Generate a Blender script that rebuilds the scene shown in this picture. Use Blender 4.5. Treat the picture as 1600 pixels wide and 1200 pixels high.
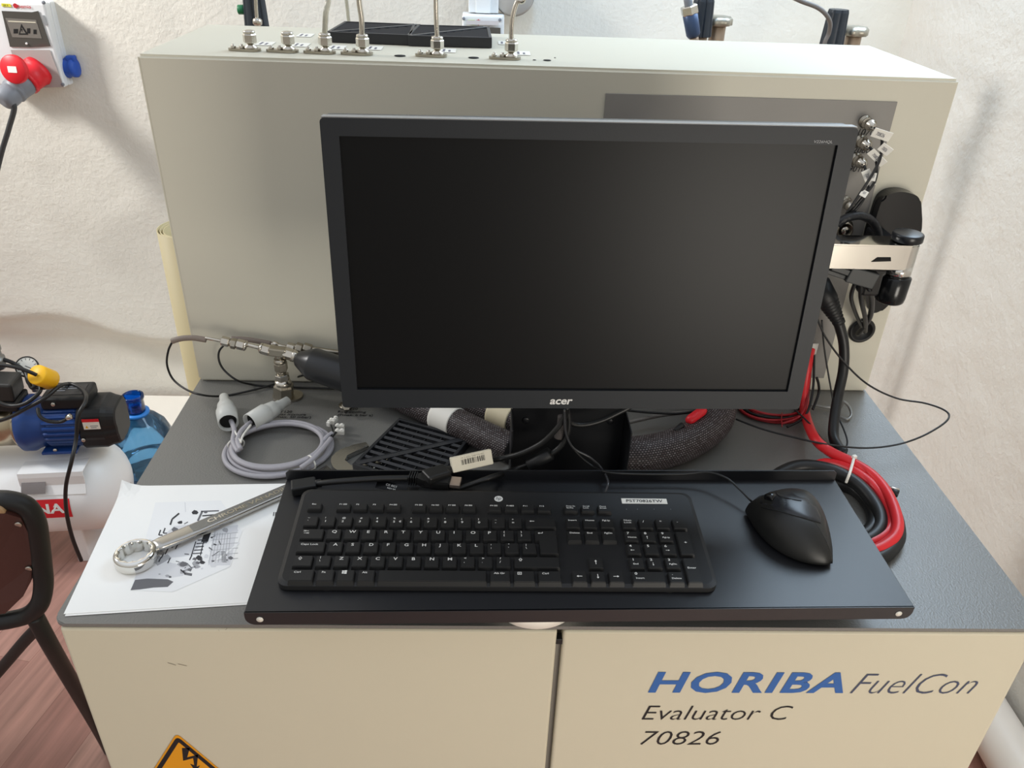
import bpy, bmesh, math, random
from mathutils import Vector, Matrix, Euler
random.seed(7)
V = Vector
for o in list(bpy.data.objects): bpy.data.objects.remove(o)
scn = bpy.context.scene
COL = scn.collection
PI = math.pi
# ------------------------------------------------------------------ camera
T = 0.95                                   # height of the lower cabinet's top
CP = V((0.4432205, -0.6006388, 0.6567837 + T))
YAW, PITCH, ROLL, FPX = 0.0419676, 0.5375360, 0.0378556, 1259.212
_f = V((math.sin(YAW)*math.cos(PITCH), math.cos(YAW)*math.cos(PITCH), -math.sin(PITCH)))
_r = V((math.cos(YAW), -math.sin(YAW), 0)); _u = _r.cross(_f)
CR = math.cos(ROLL)*_r + math.sin(ROLL)*_u
CU = -math.sin(ROLL)*_r + math.cos(ROLL)*_u
cam = bpy.data.cameras.new('camera'); cam.sensor_width = 36; cam.lens = 36*FPX/1600; cam.clip_start = .02
co = bpy.data.objects.new('camera', cam); COL.objects.link(co)
M = Matrix((CR, CU, -_f)).transposed().to_4x4(); M.translation = CP
co.matrix_world = M
scn.camera = co
def P(px, py, x=None, y=None, z=None):
    """world point that a spot of the photograph shows, on a known plane"""
    d = _f + (px-800)/FPX*CR - (py-600)/FPX*CU
    n, v = (0, x) if x is not None else ((1, y) if y is not None else (2, z))
    return CP + d*((v-CP[n])/d[n])
def L(px, py, h=0): return P(px, py, z=T+h)        # h above the cabinet top
def D(px, py, y): return P(px, py, y=y)
# ------------------------------------------------------------------ light
scn.view_settings.view_transform = 'Standard'; scn.view_settings.look = 'None'
scn.view_settings.gamma = 1; scn.view_settings.use_curve_mapping = False
scn.view_settings.exposure = 0.0
w = bpy.data.worlds.new('world'); scn.world = w; w.use_nodes = True
nt = w.node_tree; nt.nodes.clear()
wo = nt.nodes.new('ShaderNodeOutputWorld'); bg = nt.nodes.new('ShaderNodeBackground')
tc = nt.nodes.new('ShaderNodeTexCoord'); sp = nt.nodes.new('ShaderNodeSeparateXYZ')
rp = nt.nodes.new('ShaderNodeValToRGB'); mr = nt.nodes.new('ShaderNodeMapRange')
nt.links.new(tc.outputs['Generated'], sp.inputs[0]); nt.links.new(sp.outputs['Z'], mr.inputs['Value'])
mr.inputs['From Min'].default_value = -1; mr.inputs['From Max'].default_value = 1
nt.links.new(mr.outputs[0], rp.inputs[0]); nt.links.new(rp.outputs[0], bg.inputs[0]); nt.links.new(bg.outputs[0], wo.inputs[0])
e = rp.color_ramp.elements
e[0].position = .3; e[0].color = (.26, .23, .19, 1)
e[1].position = .95; e[1].color = (.80, .85, .93, 1)
e_ = e.new(.55); e_.color = (.50, .48, .44, 1)
bg.inputs[1].default_value = 1.03
def area(name, loc, target, sx, sy, power, col, spread=PI):
    l = bpy.data.lights.new(name, 'AREA'); l.shape = 'RECTANGLE'; l.size = sx; l.size_y = sy
    l.energy = power; l.color = col; l.spread = spread
    o = bpy.data.objects.new(name, l); COL.objects.link(o); o.location = loc
    o.rotation_euler = (V(target)-V(loc)).to_track_quat('-Z', 'Y').to_euler()
    return o
area('area_lamp', (1.63, 1.05, 2.12), (.75, .45, 1.1), 1.2, 1.1, 38, (.64, .82, 1))     # window in the right wall
area('area_lamp', (-2.6, 1.0, 2.8), (-.4, 1.9, 1.32), .5, .5, 23, (1, .98, .955), math.radians(80))      # window on the left
area('area_lamp', (1.5, -1.55, .95), (.9, .0, .85), .9, .9, 26, (1, .94, .84))       # window behind the viewer
area('area_lamp', (.5, .1, 3.3), (.75, 1.9, 1.50), .5, .5, 2.0, (.36, .64, 1), math.radians(50))   # added cool lamp for the bluish patch on the back wall, no known source
# ------------------------------------------------------------------ helpers
def lin(h):
    h = h.lstrip('#'); c = [int(h[i:i+2], 16)/255 for i in (0, 2, 4)]
    return tuple(x/12.92 if x <= .04045 else ((x+.055)/1.055)**2.4 for x in c) + (1,)
MATS = {}
def mat(name, col, rough=.5, metal=0, bump=0, scale=60, var=0, vscale=3, spec=.5, trans=0, ior=1.45, alpha=1, coat=0, stretch=None, detail=3, bdist=.001):
    if name in MATS: return MATS[name]
    m = bpy.data.materials.new(name); MATS[name] = m; m.use_nodes = True
    n = m.node_tree; b = n.nodes['Principled BSDF']
    c = lin(col) if isinstance(col, str) else tuple(col)+(1,)*(4-len(col))
    b.inputs['Base Color'].default_value = c; b.inputs['Roughness'].default_value = rough
    b.inputs['Metallic'].default_value = metal; b.inputs['Specular IOR Level'].default_value = spec
    b.inputs['Transmission Weight'].default_value = trans; b.inputs['IOR'].default_value = ior
    b.inputs['Alpha'].default_value = alpha; b.inputs['Coat Weight'].default_value = coat
    t = n.nodes.new('ShaderNodeTexCoord'); mp = n.nodes.new('ShaderNodeMapping')
    n.links.new(t.outputs['Object'], mp.inputs[0])
    if stretch: mp.inputs['Scale'].default_value = stretch
    if bump:
        nz = n.nodes.new('ShaderNodeTexNoise'); nz.inputs['Scale'].default_value = scale; nz.inputs['Detail'].default_value = detail
        bp = n.nodes.new('ShaderNodeBump'); bp.inputs['Strength'].default_value = bump; bp.inputs['Distance'].default_value = bdist
        n.links.new(mp.outputs[0], nz.inputs[0]); n.links.new(nz.outputs[0], bp.inputs['Height']); n.links.new(bp.outputs[0], b.inputs['Normal'])
    if not var: var = .04; vscale = 9
    nz = n.nodes.new('ShaderNodeTexNoise'); nz.inputs['Scale'].default_value = vscale; nz.inputs['Detail'].default_value = 4
    mx = n.nodes.new('ShaderNodeMix'); mx.data_type = 'RGBA'
    n.links.new(mp.outputs[0], nz.inputs[0]); n.links.new(nz.outputs[0], mx.inputs[0])
    mx.inputs[6].default_value = tuple(max(0, x*(1-var)) for x in c[:3])+(1,); mx.inputs[7].default_value = tuple(min(1, x*(1+var)) for x in c[:3])+(1,)
    n.links.new(mx.outputs[2], b.inputs['Base Color'])
    return m
class MB:
    """collects shapes in world coordinates, then links them as one mesh object"""
    def __init__(s): s.bm = bmesh.new(); s.mi = 0
    def _add(s, vs, fs, smooth=False):
        bv = [s.bm.verts.new(v) for v in vs]
        for f in fs:
            try:
                fc = s.bm.faces.new([bv[i] for i in f]); fc.material_index = s.mi; fc.smooth = smooth
            except ValueError: pass
        return bv
    def box(s, c, size, rot=None, bev=0, seg=2, mtx=None):
        b = bmesh.new(); bmesh.ops.create_cube(b, size=1)
        bmesh.ops.scale(b, vec=size, verts=b.verts)
        if bev: bmesh.ops.bevel(b, geom=b.edges[:], offset=bev, segments=seg, profile=.5, affect='EDGES', clamp_overlap=True)
        m = mtx if mtx is not None else (Matrix.Translation(c) @ (Euler(rot).to_matrix().to_4x4() if rot else Matrix()))
        b.verts.index_update()
        s._add([m @ v.co for v in b.verts], [[v.index for v in f.verts] for f in b.faces]); b.free(); return s
    def span(s, a, b, bev=0, seg=2):
        a, b = V(a), V(b); return s.box((a+b)/2, [abs(x) for x in (b-a)], bev=bev, seg=seg)
    def lathe(s, prof, origin, axis=(0, 0, 1), seg=24, smooth=True, caps=True, hexa=False, phase=0):
        """prof: list of (radius, distance along axis)"""
        q = V(axis).normalized().to_track_quat('Z', 'Y').to_matrix().to_4x4(); m = Matrix.Translation(origin) @ q
        vs, fs = [], []
        for r, h in prof:
            for i in range(seg):
                a = 2*PI*i/seg+phase; vs.append(m @ V((r*math.cos(a), r*math.sin(a), h)))
        n = len(prof)
        for j in range(n-1):
            for i in range(seg):
                k = (i+1) % seg; fs.append((j*seg+i, j*seg+k, (j+1)*seg+k, (j+1)*seg+i))
        if caps: fs.append(tuple(range(seg))[::-1]); fs.append(tuple((n-1)*seg+i for i in range(seg)))
        s._add(vs, fs, smooth); return s
    def cyl(s, a, b, r, r2=None, seg=20, smooth=True):
        a, b = V(a), V(b); ln = (b-a).length
        r2 = r if r2 is None else r2
        e = min(r, r2, ln)*.12
        if smooth: return s.lathe([(r-e, 0), (r, e), (r2, ln-e), (r2-e, ln)], a, b-a, seg)
        return s.lathe([(r, 0), (r2, ln)], a, b-a, seg, False)
    def nut(s, a, b, r):
        a, b = V(a), V(b); ln = (b-a).length; return s.lathe([(r*.9, 0), (r, ln*.12), (r, ln*.88), (r*.9, ln)], a, b-a, 6, False)
    def tube(s, pts, r, seg=10, closed=False, n=8, rs=None, smooth_path=True):
        pts = [V(p) for p in pts]
        if smooth_path and len(pts) > 2:
            out, ro = [], []; N = len(pts); rng = range(N if closed else N-1)
            for i in rng:
                if closed: a, b, c, d = pts[i-1], pts[i], pts[(i+1) % N], pts[(i+2) % N]
                else: a, b, c, d = pts[max(i-1, 0)], pts[i], pts[i+1], pts[min(i+2, N-1)]
                for k in range(n):
                    t = k/n; out.append(.5*((2*b)+(c-a)*t+(2*a-5*b+4*c-d)*t*t+(3*b-a-3*c+d)*t*t*t))
                    if rs: ro.append(rs[i]*(1-t)+rs[(i+1) % N]*t)
            if not closed:
                out.append(pts[-1])
                if rs: ro.append(rs[-1])
            pts = out; rs = ro if rs else None
        N = len(pts); vs, fs = [], []; up = None
        for i, p in enumerate(pts):
            a = pts[i-1] if (i or closed) else p; b = pts[(i+1) % N] if (i < N-1 or closed) else p
            t = (b-a).normalized() if (b-a).length > 1e-9 else V((0, 0, 1))
            if up is None: up = t.orthogonal().normalized()
            up = (up - t*up.dot(t)); up = up.normalized() if up.length > 1e-6 else t.orthogonal().normalized()
            sd = t.cross(up); rr = rs[i] if rs else r
            for k in range(seg):
                an = 2*PI*k/seg; vs.append(p + (up*math.cos(an)+sd*math.sin(an))*rr)
        R_ = N if closed else N-1
        for i in range(R_):
            j = (i+1) % N
            for k in range(seg):
                l = (k+1) % seg; fs.append((i*seg+k, i*seg+l, j*seg+l, j*seg+k))
        if not closed: fs.append(tuple(range(seg))[::-1]); fs.append(tuple((N-1)*seg+k for k in range(seg)))
        s._add(vs, fs, True); return s
    def prism(s, poly, th, m, smooth=False):
        """poly in local xy, thickness th along local z (0..th)"""
        n = len(poly); vs = [m @ V((x, y, 0)) for x, y in poly]+[m @ V((x, y, th)) for x, y in poly]
        fs = [tuple(range(n))[::-1], tuple(range(n, 2*n))]+[(i, (i+1) % n, n+(i+1) % n, n+i) for i in range(n)]
        s._add(vs, fs, smooth); return s
    def poly(s, pts): s._add([V(p) for p in pts], [tuple(range(len(pts)))]); return s
    def quad(s, a, b, c, d): return s.poly([a, b, c, d])
    def text(s, txt, m, size=1, offset=0, shear=0, sx=1, align='LEFT', ext=0):
        vs, fs = glyphs(txt, offset, shear, align)
        s._add([m @ V((x*size*sx, y*size, ext)) for x, y in vs], fs); return s
    def build(s, name, mats, parent=None, smooth_angle=None):
        if not isinstance(mats, (list, tuple)): mats = [mats]
        me = bpy.data.meshes.new(name); bmesh.ops.recalc_face_normals(s.bm, faces=s.bm.faces)
        s.bm.to_mesh(me); s.bm.free()
        for m in mats: me.materials.append(m)
        o = bpy.data.objects.new(name, me); COL.objects.link(o)
        if parent is not None:
            r = parent
            while r.parent: r = r.parent
            me.transform(Matrix.Translation(-V(r.location))); o.parent = parent
        return o
_G = {}
def glyphs(txt, offset=0, shear=0, align='LEFT', sp=1):
    k = (txt, offset, shear, align, sp)
    if k in _G: return _G[k]
    cu = bpy.data.curves.new('t', 'FONT'); cu.body = txt; cu.size = 1; cu.offset = offset; cu.shear = shear; cu.align_x = align; cu.resolution_u = 3; cu.fill_mode = 'FRONT'; cu.space_character = sp
    ob = bpy.data.objects.new('t', cu); COL.objects.link(ob)
    dg = bpy.context.evaluated_depsgraph_get(); ev = ob.evaluated_get(dg); me = ev.to_mesh()
    r = ([(v.co.x, v.co.y) for v in me.vertices], [tuple(p.vertices) for p in me.polygons])
    ev.to_mesh_clear(); bpy.data.objects.remove(ob); bpy.data.curves.remove(cu)
    _G[k] = r; return r
def frame(o, x, y):
    """matrix with origin o, local x and y along the given directions"""
    x = V(x).normalized(); y = V(y); z = x.cross(y).normalized(); y = z.cross(x)
    m = Matrix((x, y, z)).transposed().to_4x4(); m.translation = V(o); return m
def thing(name, label, cat, loc, group=None):
    o = bpy.data.objects.new(name, None); o.empty_display_size = .02; COL.objects.link(o); o.location = loc
    o['label'] = label; o['category'] = cat
    if group: o['group'] = group
    return o
def tag(o, label, cat, group=None, loc=None):
    if loc is not None:
        o.data.transform(Matrix.Translation(-V(loc))); o.location = loc
    o['label'] = label; o['category'] = cat
    if group: o['group'] = group
    return o
def struct(o, label=None, cat=None):
    o['kind'] = 'structure'
    if label: o['label'] = label
    if cat: o['category'] = cat
    return o
def rrect(w, h, r, n=5, cx=0, cy=0):
    out = []
    for sx, sy, a0 in ((1, 1, 0), (-1, 1, 90), (-1, -1, 180), (1, -1, 270)):
        for i in range(n+1):
            a = math.radians(a0+90*i/n); out.append((cx+sx*(w/2-r)+r*math.cos(a), cy+sy*(h/2-r)+r*math.sin(a)))
    return out
# ------------------------------------------------------------------ materials
BEIGE = mat('beige_powder_coat', '#c6bfaa', .5, spec=.3, bump=.06, scale=900, var=.03, vscale=2)
UBEIGE = mat('grey_beige_powder_coat', '#d0ccbc', .55, spec=.25, bump=.06, scale=900, var=.02, vscale=2)
GREY = mat('grey_powder_coat', '#6f6e6a', .38, bump=.5, scale=420, var=.03, vscale=4, spec=1.0)
PANEL = mat('grey_panel_paint', '#8d8a85', .5, spec=.3, bump=.05, scale=800)
BLACKM = mat('black_satin_metal', '#1b1c1f', .38, bump=.05, scale=700)
TRAYM = mat('black_powder_coat', '#121317', .42, bump=.06, scale=900, spec=.85)
BLACKP = mat('black_plastic', '#161718', .5, bump=.05, scale=600)
KEYM = mat('key_plastic', '#1d1d1d', .48, bump=.06, scale=1200)
KBM = mat('keyboard_plastic', '#1a1a1b', .5, bump=.1, scale=900)
RUBBER = mat('black_rubber', '#191919', .42)
GLOSSB = mat('gloss_black_plastic', '#101113', .2)
STEEL = mat('stainless_steel', '#c9c3b8', .24, 1, var=.06, vscale=40)
BRUSH = mat('worn_nickel', '#a9a294', .34, 1, var=.12, vscale=60)
CHROME = mat('chrome', '#e2e0da', .08, 1)
WHITE = mat('white_print', '#e8e8e4', .5)
LABEL = mat('white_label', '#ece9e0', .5)
PAPER = mat('white_paper', '#fbfaf6', .7)
INK = mat('black_ink', '#17171a', .55)
BLUEINK = mat('blue_lettering', '#2f5f9f', .45)
SLATEINK = mat('slate_lettering', '#41495f', .45)
DARK = mat('dark_recess', '#0c0c0c', .8)
RED = mat('red_insulation', '#d3262c', .38)
REDP = mat('red_plastic', '#d9202c', .4)
YEL = mat('yellow_plastic', '#edb413', .45)
BLUEP = mat('blue_plastic', '#1f4fae', .4)
LGREY = mat('light_grey_plastic', '#c9cac5', .42)
CGREY = mat('grey_cable', '#a9a6ab', .45)
MGREY = mat('mid_grey_plastic', '#7b7f86', .45)
BRASS = mat('brass', '#a3907e', .4, .7, var=.1, vscale=50)
GREEN = mat('green_plastic', '#23734a', .45)
BOXW = mat('white_box_plastic', '#dfe1e1', .42)
def fit_text(mb, txt, m, w, h, offset=0, shear=0, ext=0, x0=0, y0=0, shear_post=0, sp=1):
    """lettering scaled so that it fills w by h, its lower left at (x0, y0) of frame m"""
    vs, fs = glyphs(txt, offset, shear, 'LEFT', sp)
    if not vs: return
    a = min(v[0] for v in vs); b = max(v[0] for v in vs); c = min(v[1] for v in vs); d = max(v[1] for v in vs)
    kx = w/(b-a) if w else h/(d-c); ky = h/(d-c) if h else kx
    mb._add([m @ V((x0+(x-a)*kx+shear_post*(y-c)*ky, y0+(y-c)*ky, ext)) for x, y in vs], fs)
# ------------------------------------------------------------------ room
def plaster(name, col, seed, big=.5, amt=.9):
    m = mat(name, col, .85, var=.035, vscale=1.7, spec=.2)
    n = m.node_tree; b = n.nodes['Principled BSDF']; t = n.nodes.new('ShaderNodeTexCoord')
    a1 = n.nodes.new('ShaderNodeTexNoise'); a1.inputs['Scale'].default_value = 75; a1.inputs['Detail'].default_value = 5; a1.inputs['Roughness'].default_value = .6; a1.inputs['Distortion'].default_value = .15
    a2 = n.nodes.new('ShaderNodeTexNoise'); a2.inputs['Scale'].default_value = 6+seed; a2.inputs['Detail'].default_value = 3
    ml = n.nodes.new('ShaderNodeMath'); ml.operation = 'MULTIPLY_ADD'; ml.inputs[1].default_value = big*4
    b1 = n.nodes.new('ShaderNodeBump'); b1.inputs['Strength'].default_value = amt; b1.inputs['Distance'].default_value = .0035
    n.links.new(t.outputs['Object'], a1.inputs[0]); n.links.new(t.outputs['Object'], a2.inputs[0])
    n.links.new(a2.outputs[0], ml.inputs[0]); n.links.new(a1.outputs[0], ml.inputs[2])
    n.links.new(ml.outputs[0], b1.inputs['Height']); n.links.new(b1.outputs[0], b.inputs['Normal'])
    return m
WALLM = plaster('back_plaster', '#e2ded3', 0, .5, .6)
WALLR = plaster('side_plaster', '#dcd8d0', 3, .8, .7)
YW, XW = 1.9, 1.66
from mathutils import noise as NZ
def ridge(x, z, line, wid, amp):
    d = z-line
    return amp*(.5+.5*math.tanh(d/wid))
def back_disp(x, z):
    w1 = .33+.05*math.sin(x*4.1+1)+.025*math.sin(x*11)+.03*NZ.noise(V((x*3, 0, 5)))
    w2 = .255+.03*math.sin(x*3.3-1)+.02*NZ.noise(V((x*6, 3, 5)))
    e = 0
    k = max(0, min(1, (.6-x)/.9)); e = k*(ridge(x, z, w1, .014, .034)+ridge(x, z, w2, .02, .022))
    return e + .006*NZ.noise(V((x*2.2, z*2.2, 1))) + .002*NZ.noise(V((x*9, z*9, 4)))
def grid_wall(name, m, fn, us, vs):
    verts = [fn(u, v) for v in vs for u in us]; n = len(us)
    fs = [(j*n+i, j*n+i+1, (j+1)*n+i+1, (j+1)*n+i) for j in range(len(vs)-1) for i in range(n-1)]
    b = MB(); b._add(verts, fs, True); o = b.build(name, m); struct(o); return o
def lsp(a, b, n): return [a+(b-a)*i/n for i in range(n+1)]
grid_wall('wall_back', WALLM, lambda x, z: V((x, YW+.03-back_disp(x, z), z)), lsp(-3.2, XW+.03, 330), lsp(0, 3.4, 230))
grid_wall('wall_right', WALLR, lambda y, z: V((XW+.006*NZ.noise(V((y*1.7, z*1.7, 9)))+.0015*NZ.noise(V((y*10, z*10, 2))), y, z)), lsp(-2.6, YW+.03, 220), lsp(0, 3.4, 160))
fm = mat('laminate_floor', '#9a5f4b', .38, var=.1, vscale=3)
n = fm.node_tree; b = n.nodes['Principled BSDF']; t = n.nodes.new('ShaderNodeTexCoord'); mp = n.nodes.new('ShaderNodeMapping'); mp.inputs['Rotation'].default_value = (0, 0, math.radians(-78))
br = n.nodes.new('ShaderNodeTexBrick'); br.inputs['Scale'].default_value = 1; br.inputs['Brick Width'].default_value = 1.2; br.inputs['Row Height'].default_value = .13; br.inputs['Mortar Size'].default_value = .0006
br.inputs['Color1'].default_value = lin('#b58b7d'); br.inputs['Color2'].default_value = lin('#986b60'); br.inputs['Mortar'].default_value = lin('#7d5449')
mp2 = n.nodes.new('ShaderNodeMapping'); mp2.inputs['Scale'].default_value = (2.2, 30, 1); nz = n.nodes.new('ShaderNodeTexNoise'); nz.inputs['Scale'].default_value = 1.6; nz.inputs['Detail'].default_value = 5
mx = n.nodes.new('ShaderNodeMix'); mx.data_type = 'RGBA'; mx.blend_type = 'OVERLAY'; mx.inputs[0].default_value = .6
n.links.new(t.outputs['Object'], mp.inputs[0]); n.links.new(mp.outputs[0], br.inputs[0]); n.links.new(mp.outputs[0], mp2.inputs[0]); n.links.new(mp2.outputs[0], nz.inputs[0])
n.links.new(br.outputs[0], mx.inputs[6]); n.links.new(nz.outputs[0], mx.inputs[7]); n.links.new(mx.outputs[2], b.inputs['Base Color'])
fb = MB(); fb.span((-3.2, -1.6, -.05), (XW+.05, YW+.05, 0)); struct(fb.build('floor', fm))
tb = MB(); tb.span((-1.08, 1.45, 0.001), (.6, YW-.002, .045), bev=.004)
struct(tb.build('trim_1', mat('white_painted_plinth', '#e6dfd3', .6)))
# ------------------------------------------------------------------ lower cabinet
W, D1, H2, D2 = 1.06, .49235, .47827, .29192
cab = thing('electrical_cabinet', 'wide beige two door cabinet with grey top and blue lettering carrying everything', 'cabinet', (W/2, .4, 0))
b = MB(); b.span((.006, .02, .06), (W-.006, D1+D2-.01, T-.005), bev=.004); b.span((.02, .04, 0), (W-.02, D1+D2-.02, .06)); b.build('body', BEIGE, cab)
GX0, GX1 = .5268, .5332
door1 = MB().span((.006, 0, .07), (GX0, .019, T-.007), bev=.0035, seg=3).build('door', BEIGE, cab)
door2 = MB().span((GX1, 0, .07), (W-.006, .019, T-.007), bev=.0035, seg=3).build('door', BEIGE, cab)
b = MB(); b.span((GX0+.0004, .008, .08), (GX1-.0004, .018, T-.03)); b.build('door_seal', mat('grey_seal', '#77736c', .6), cab)
b = MB(); b.span((GX0-.001, .002, T-.03), (GX1+.003, .012, T-.022), bev=.001); b.build('clip', BLACKP, cab)
# lid with rounded corners
b = MB(); b.prism(rrect(W, D1+D2, .014, 6, W/2, (D1+D2)/2-.0), .0045, Matrix.Translation((0, 0, T-.0045)))
bmesh.ops.bevel(b.bm, geom=[e for e in b.bm.edges if all(v.co.z > T-.001 for v in e.verts)], offset=.0012, segments=2, affect='EDGES')
b.build('top_panel', GREY, cab)
fd = frame((0, -.0006, 0), (1, 0, 0), (0, 0, 1))
def door_text(txt, q0, q1, qt, m, off, shp, wextra=0):
    a = P(*q0, y=0); c = P(*q1, y=0); h = P(*qt, y=0).z-(a.z+c.z)/2
    return a.x, (a.z+c.z)/2, c.x-a.x, h
b = MB(); a = P(1012, 1082, y=0); c = P(1318, 1083, y=0); hh = P(1020, 1049, y=0).z-a.z
sh = .22; fit_text(b, 'HORIBA', fd, (c.x-a.x)-0.001, hh, offset=.026, shear=0, x0=a.x, y0=a.z, shear_post=sh, sp=1.1)
b.build('maker_lettering', BLUEINK, door2)['label'] = 'bold blue HORIBA lettering'
b = MB(); a = P(1327, 1083, y=0); c = P(1512, 1084, y=0); hh = P(1335, 1052, y=0).z-a.z
fit_text(b, 'FuelCon', fd, c.x-a.x, hh, offset=-.018, x0=a.x, y0=a.z, shear_post=.36)
b.build('fuelcon_lettering', SLATEINK, door2)['label'] = 'thin slate blue FuelCon lettering'
b = MB(); a = P(1002, 1124, y=0); c = P(1226, 1124, y=0); hh = P(1010, 1102, y=0).z-a.z
fit_text(b, 'Evaluator C', fd, c.x-a.x, hh, offset=-.012, x0=a.x, y0=a.z, shear_post=.25)
b.build('model_lettering', INK, door2)['label'] = 'thin black model name'
b = MB(); a = P(997, 1163, y=0); c = P(1119, 1163, y=0); hh = P(1003, 1142, y=0).z-a.z
fit_text(b, '70826', fd, c.x-a.x, hh, offset=-.012, x0=a.x, y0=a.z, shear_post=.25)
b.build('number_lettering', INK, door2)['label'] = 'thin black number'
# warning triangle on the left door
ap = P(276, 1145, y=0); side = .125
def tri(s_, x, z): return [(x-s_/2, z-s_*.866), (x+s_/2, z-s_*.866), (x, z)]
def rounded(poly, r, n=4):
    out = []; N = len(poly)
    for i in range(N):
        p, a_, c_ = V(poly[i]), V(poly[i-1]), V(poly[(i+1) % N]); d1 = (a_-p).normalized(); d2 = (c_-p).normalized()
        for k in range(n+1):
            t_ = k/n; q = (p+d1*r)*(1-t_)**2+p*2*t_*(1-t_)+(p+d2*r)*t_*t_; out.append((q.x, q.y))
    return out
st = MB()
st.prism(rounded(tri(side, ap.x, ap.z), .008), .0004, fd)
st.mi = 1; outer = rounded(tri(side-.008, ap.x, ap.z-.0045), .008); inner = rounded(tri(side-.028, ap.x, ap.z-.0155), .002)
m_ = fd @ Matrix.Translation((0, 0, .0006)); N = len(outer)
st._add([m_ @ V((x, y, 0)) for x, y in outer]+[m_ @ V((x, y, 0)) for x, y in inner], [(i, (i+1) % N, N+(i+1) % N, N+i) for i in range(N)])
bx, bz = ap.x, ap.z
bolt = [(.0018, -.0262), (.0110, -.0262), (.0048, -.0440), (.0185, -.0385), (.0130, -.0620), (.0175, -.0590), (.0105, -.0720), (.0060, -.0560), (.0105, -.0590), (.0115, -.0455), (-.0010, -.0505)]
st.mi = 1; st._add([m_ @ V((bx+x, bz+y, 0)) for x, y in bolt], [tuple(range(len(bolt)))])
st.build('warning_sticker', [mat('amber_sticker', '#dc9416', .5), INK], door1)['label'] = 'amber triangle sticker with black lightning arrow'
# scuff marks
for (x0, y0, x1, y1) in ((252, 1020, 256, 1038), (262, 1036, 275, 1040), (278, 1038, 292, 1041), (341, 984, 343, 987), (352, 985, 355, 982)):
    sc = MB(); p0, p1 = P(x0, y0, y=-.0005), P(x1, y1, y=-.0005); sc.quad(p0, p1, p1+V((0, 0, .0008)), p0+V((0, 0, .0008))); sc.build('scuff_mark', mat('scuff', '#8a8172', .8), door1)
# lettering on the top panel
b = MB(); ft = frame((0, 0, T+.0004), (1, 0, 0), (0, 1, 0))
for txt, px, py in (('T120', 455, 645), ('Gas mixture', 450, 649), ('(max. 50 mbar)', 447, 653), ('H2 120', 550, 640), ('Ring cooling', 545, 645), ('(Pmax. 6 bar a)', 545, 650)):
    q = L(px-18, py); b.text(txt, Matrix.Translation((q.x, q.y, T+.0004)), size=.0085, offset=.01)
    if txt[0] in '(': b.build('top_lettering', INK, cab); b = MB()
# ------------------------------------------------------------------ upper cabinet
TU = T+H2
up = thing('control_enclosure', 'long grey beige metal enclosure standing at the back of the grey cabinet top', 'enclosure', (W/2, D1+D2/2, T+.0005))
UB = MB()
PX0, PX1, PZ0, PZ1 = .5967, .9836, T+.026, 1.3985        # recessed panel
y0, y1 = D1, D1+D2
body = UB; body.bm.free(); body.bm = bmesh.new(); bb = bmesh.new(); bmesh.ops.create_cube(bb, size=1); bmesh.ops.scale(bb, vec=(W, D2, H2-.0005), verts=bb.verts); bmesh.ops.translate(bb, vec=(W/2, y0+D2/2, T+.0005+H2/2), verts=bb.verts)
bmesh.ops.bevel(bb, geom=bb.edges[:], offset=.004, segments=3, affect='EDGES')
bb.verts.index_update(); body._add([v.co.copy() for v in bb.verts], [[v.index for v in f.verts] for f in bb.faces]); bb.free()
body.build('body', UBEIGE, up)
b = MB(); b.span((PX0, y0-.0022, PZ0), (PX1, y0-.0003, PZ1), bev=.0006)
pan = b.build('front_panel', PANEL, up); pan['label'] = 'dark grey metal panel'
b = MB(); fp = frame((0, y0-.0026, 0), (1, 0, 0), (0, 0, 1))
for txt, px, py in (('1070', 1340, 211), ('2060', 1334, 239), ('9010', 1327, 268)):
    q = D(px-3, py, y0-.0026); b = MB(); b.text(txt, frame((q.x, y0-.0026, q.z), (1, 0, 0), (0, 0, 1)), size=.012, shear=.2, offset=.01); b.build('panel_lettering', INK, pan)
for px in (1015, 1142):
    q = D(px, 190, y0-.012)
    hb = MB(); hb.box((q.x, y0-.0125, q.z-.008), (.030, .020, .003), rot=(.25, 0, 0), bev=.001); hb.box((q.x, y0-.022, q.z-.02), (.030, .003, .024), bev=.001); hb.box((q.x, y0-.004, q.z-.006), (.026, .003, .008), bev=.0008)
    hb.build('latch', mat('pale_metal', '#b7b4b4', .35, .6), up)
# sockets, holes and labels on top
for px, py, r in ((625, 88, .0075), (740, 91, .0072), (855, 95, .0053), (835, 94.5, .0022), (867, 91, .0012)):
    q = P(px, py, z=TU); b = MB(); b.lathe([(r, .0002), (r*.96, .0006)], (q.x, q.y, TU+.0004), seg=24); b.build('hole', DARK, up)
def toplabel(px, py, w_, h_, rot=0, ink=True):
    q = P(px, py, z=TU); m = Matrix.Translation((q.x, q.y, TU+.0008)) @ Matrix.Rotation(rot, 4, 'Z')
    b = MB(); b.prism(rrect(w_, h_, .001, 2), .0002, m)
    b.mi = 1
    for k in range(2): b._add([m @ V((x, y, .0004)) for x, y in ((-w_*.32+k*w_*.35, -h_*.32), (-w_*.18+k*w_*.35, -h_*.32), (-w_*.18+k*w_*.35, h_*(.3-.2*k)), (-w_*.32+k*w_*.35, h_*(.3-.2*k)))], [(0, 1, 2, 3)])
    b.build('label_sticker', [LABEL, mat('grey_ink', '#6f6e78', .6)], up)
for px, py in ((415, 69), (470, 71), (477, 56), (527, 75), (585, 76), (700, 80), (790, 68), (816, 84)): toplabel(px, py, .022, .034)
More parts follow.
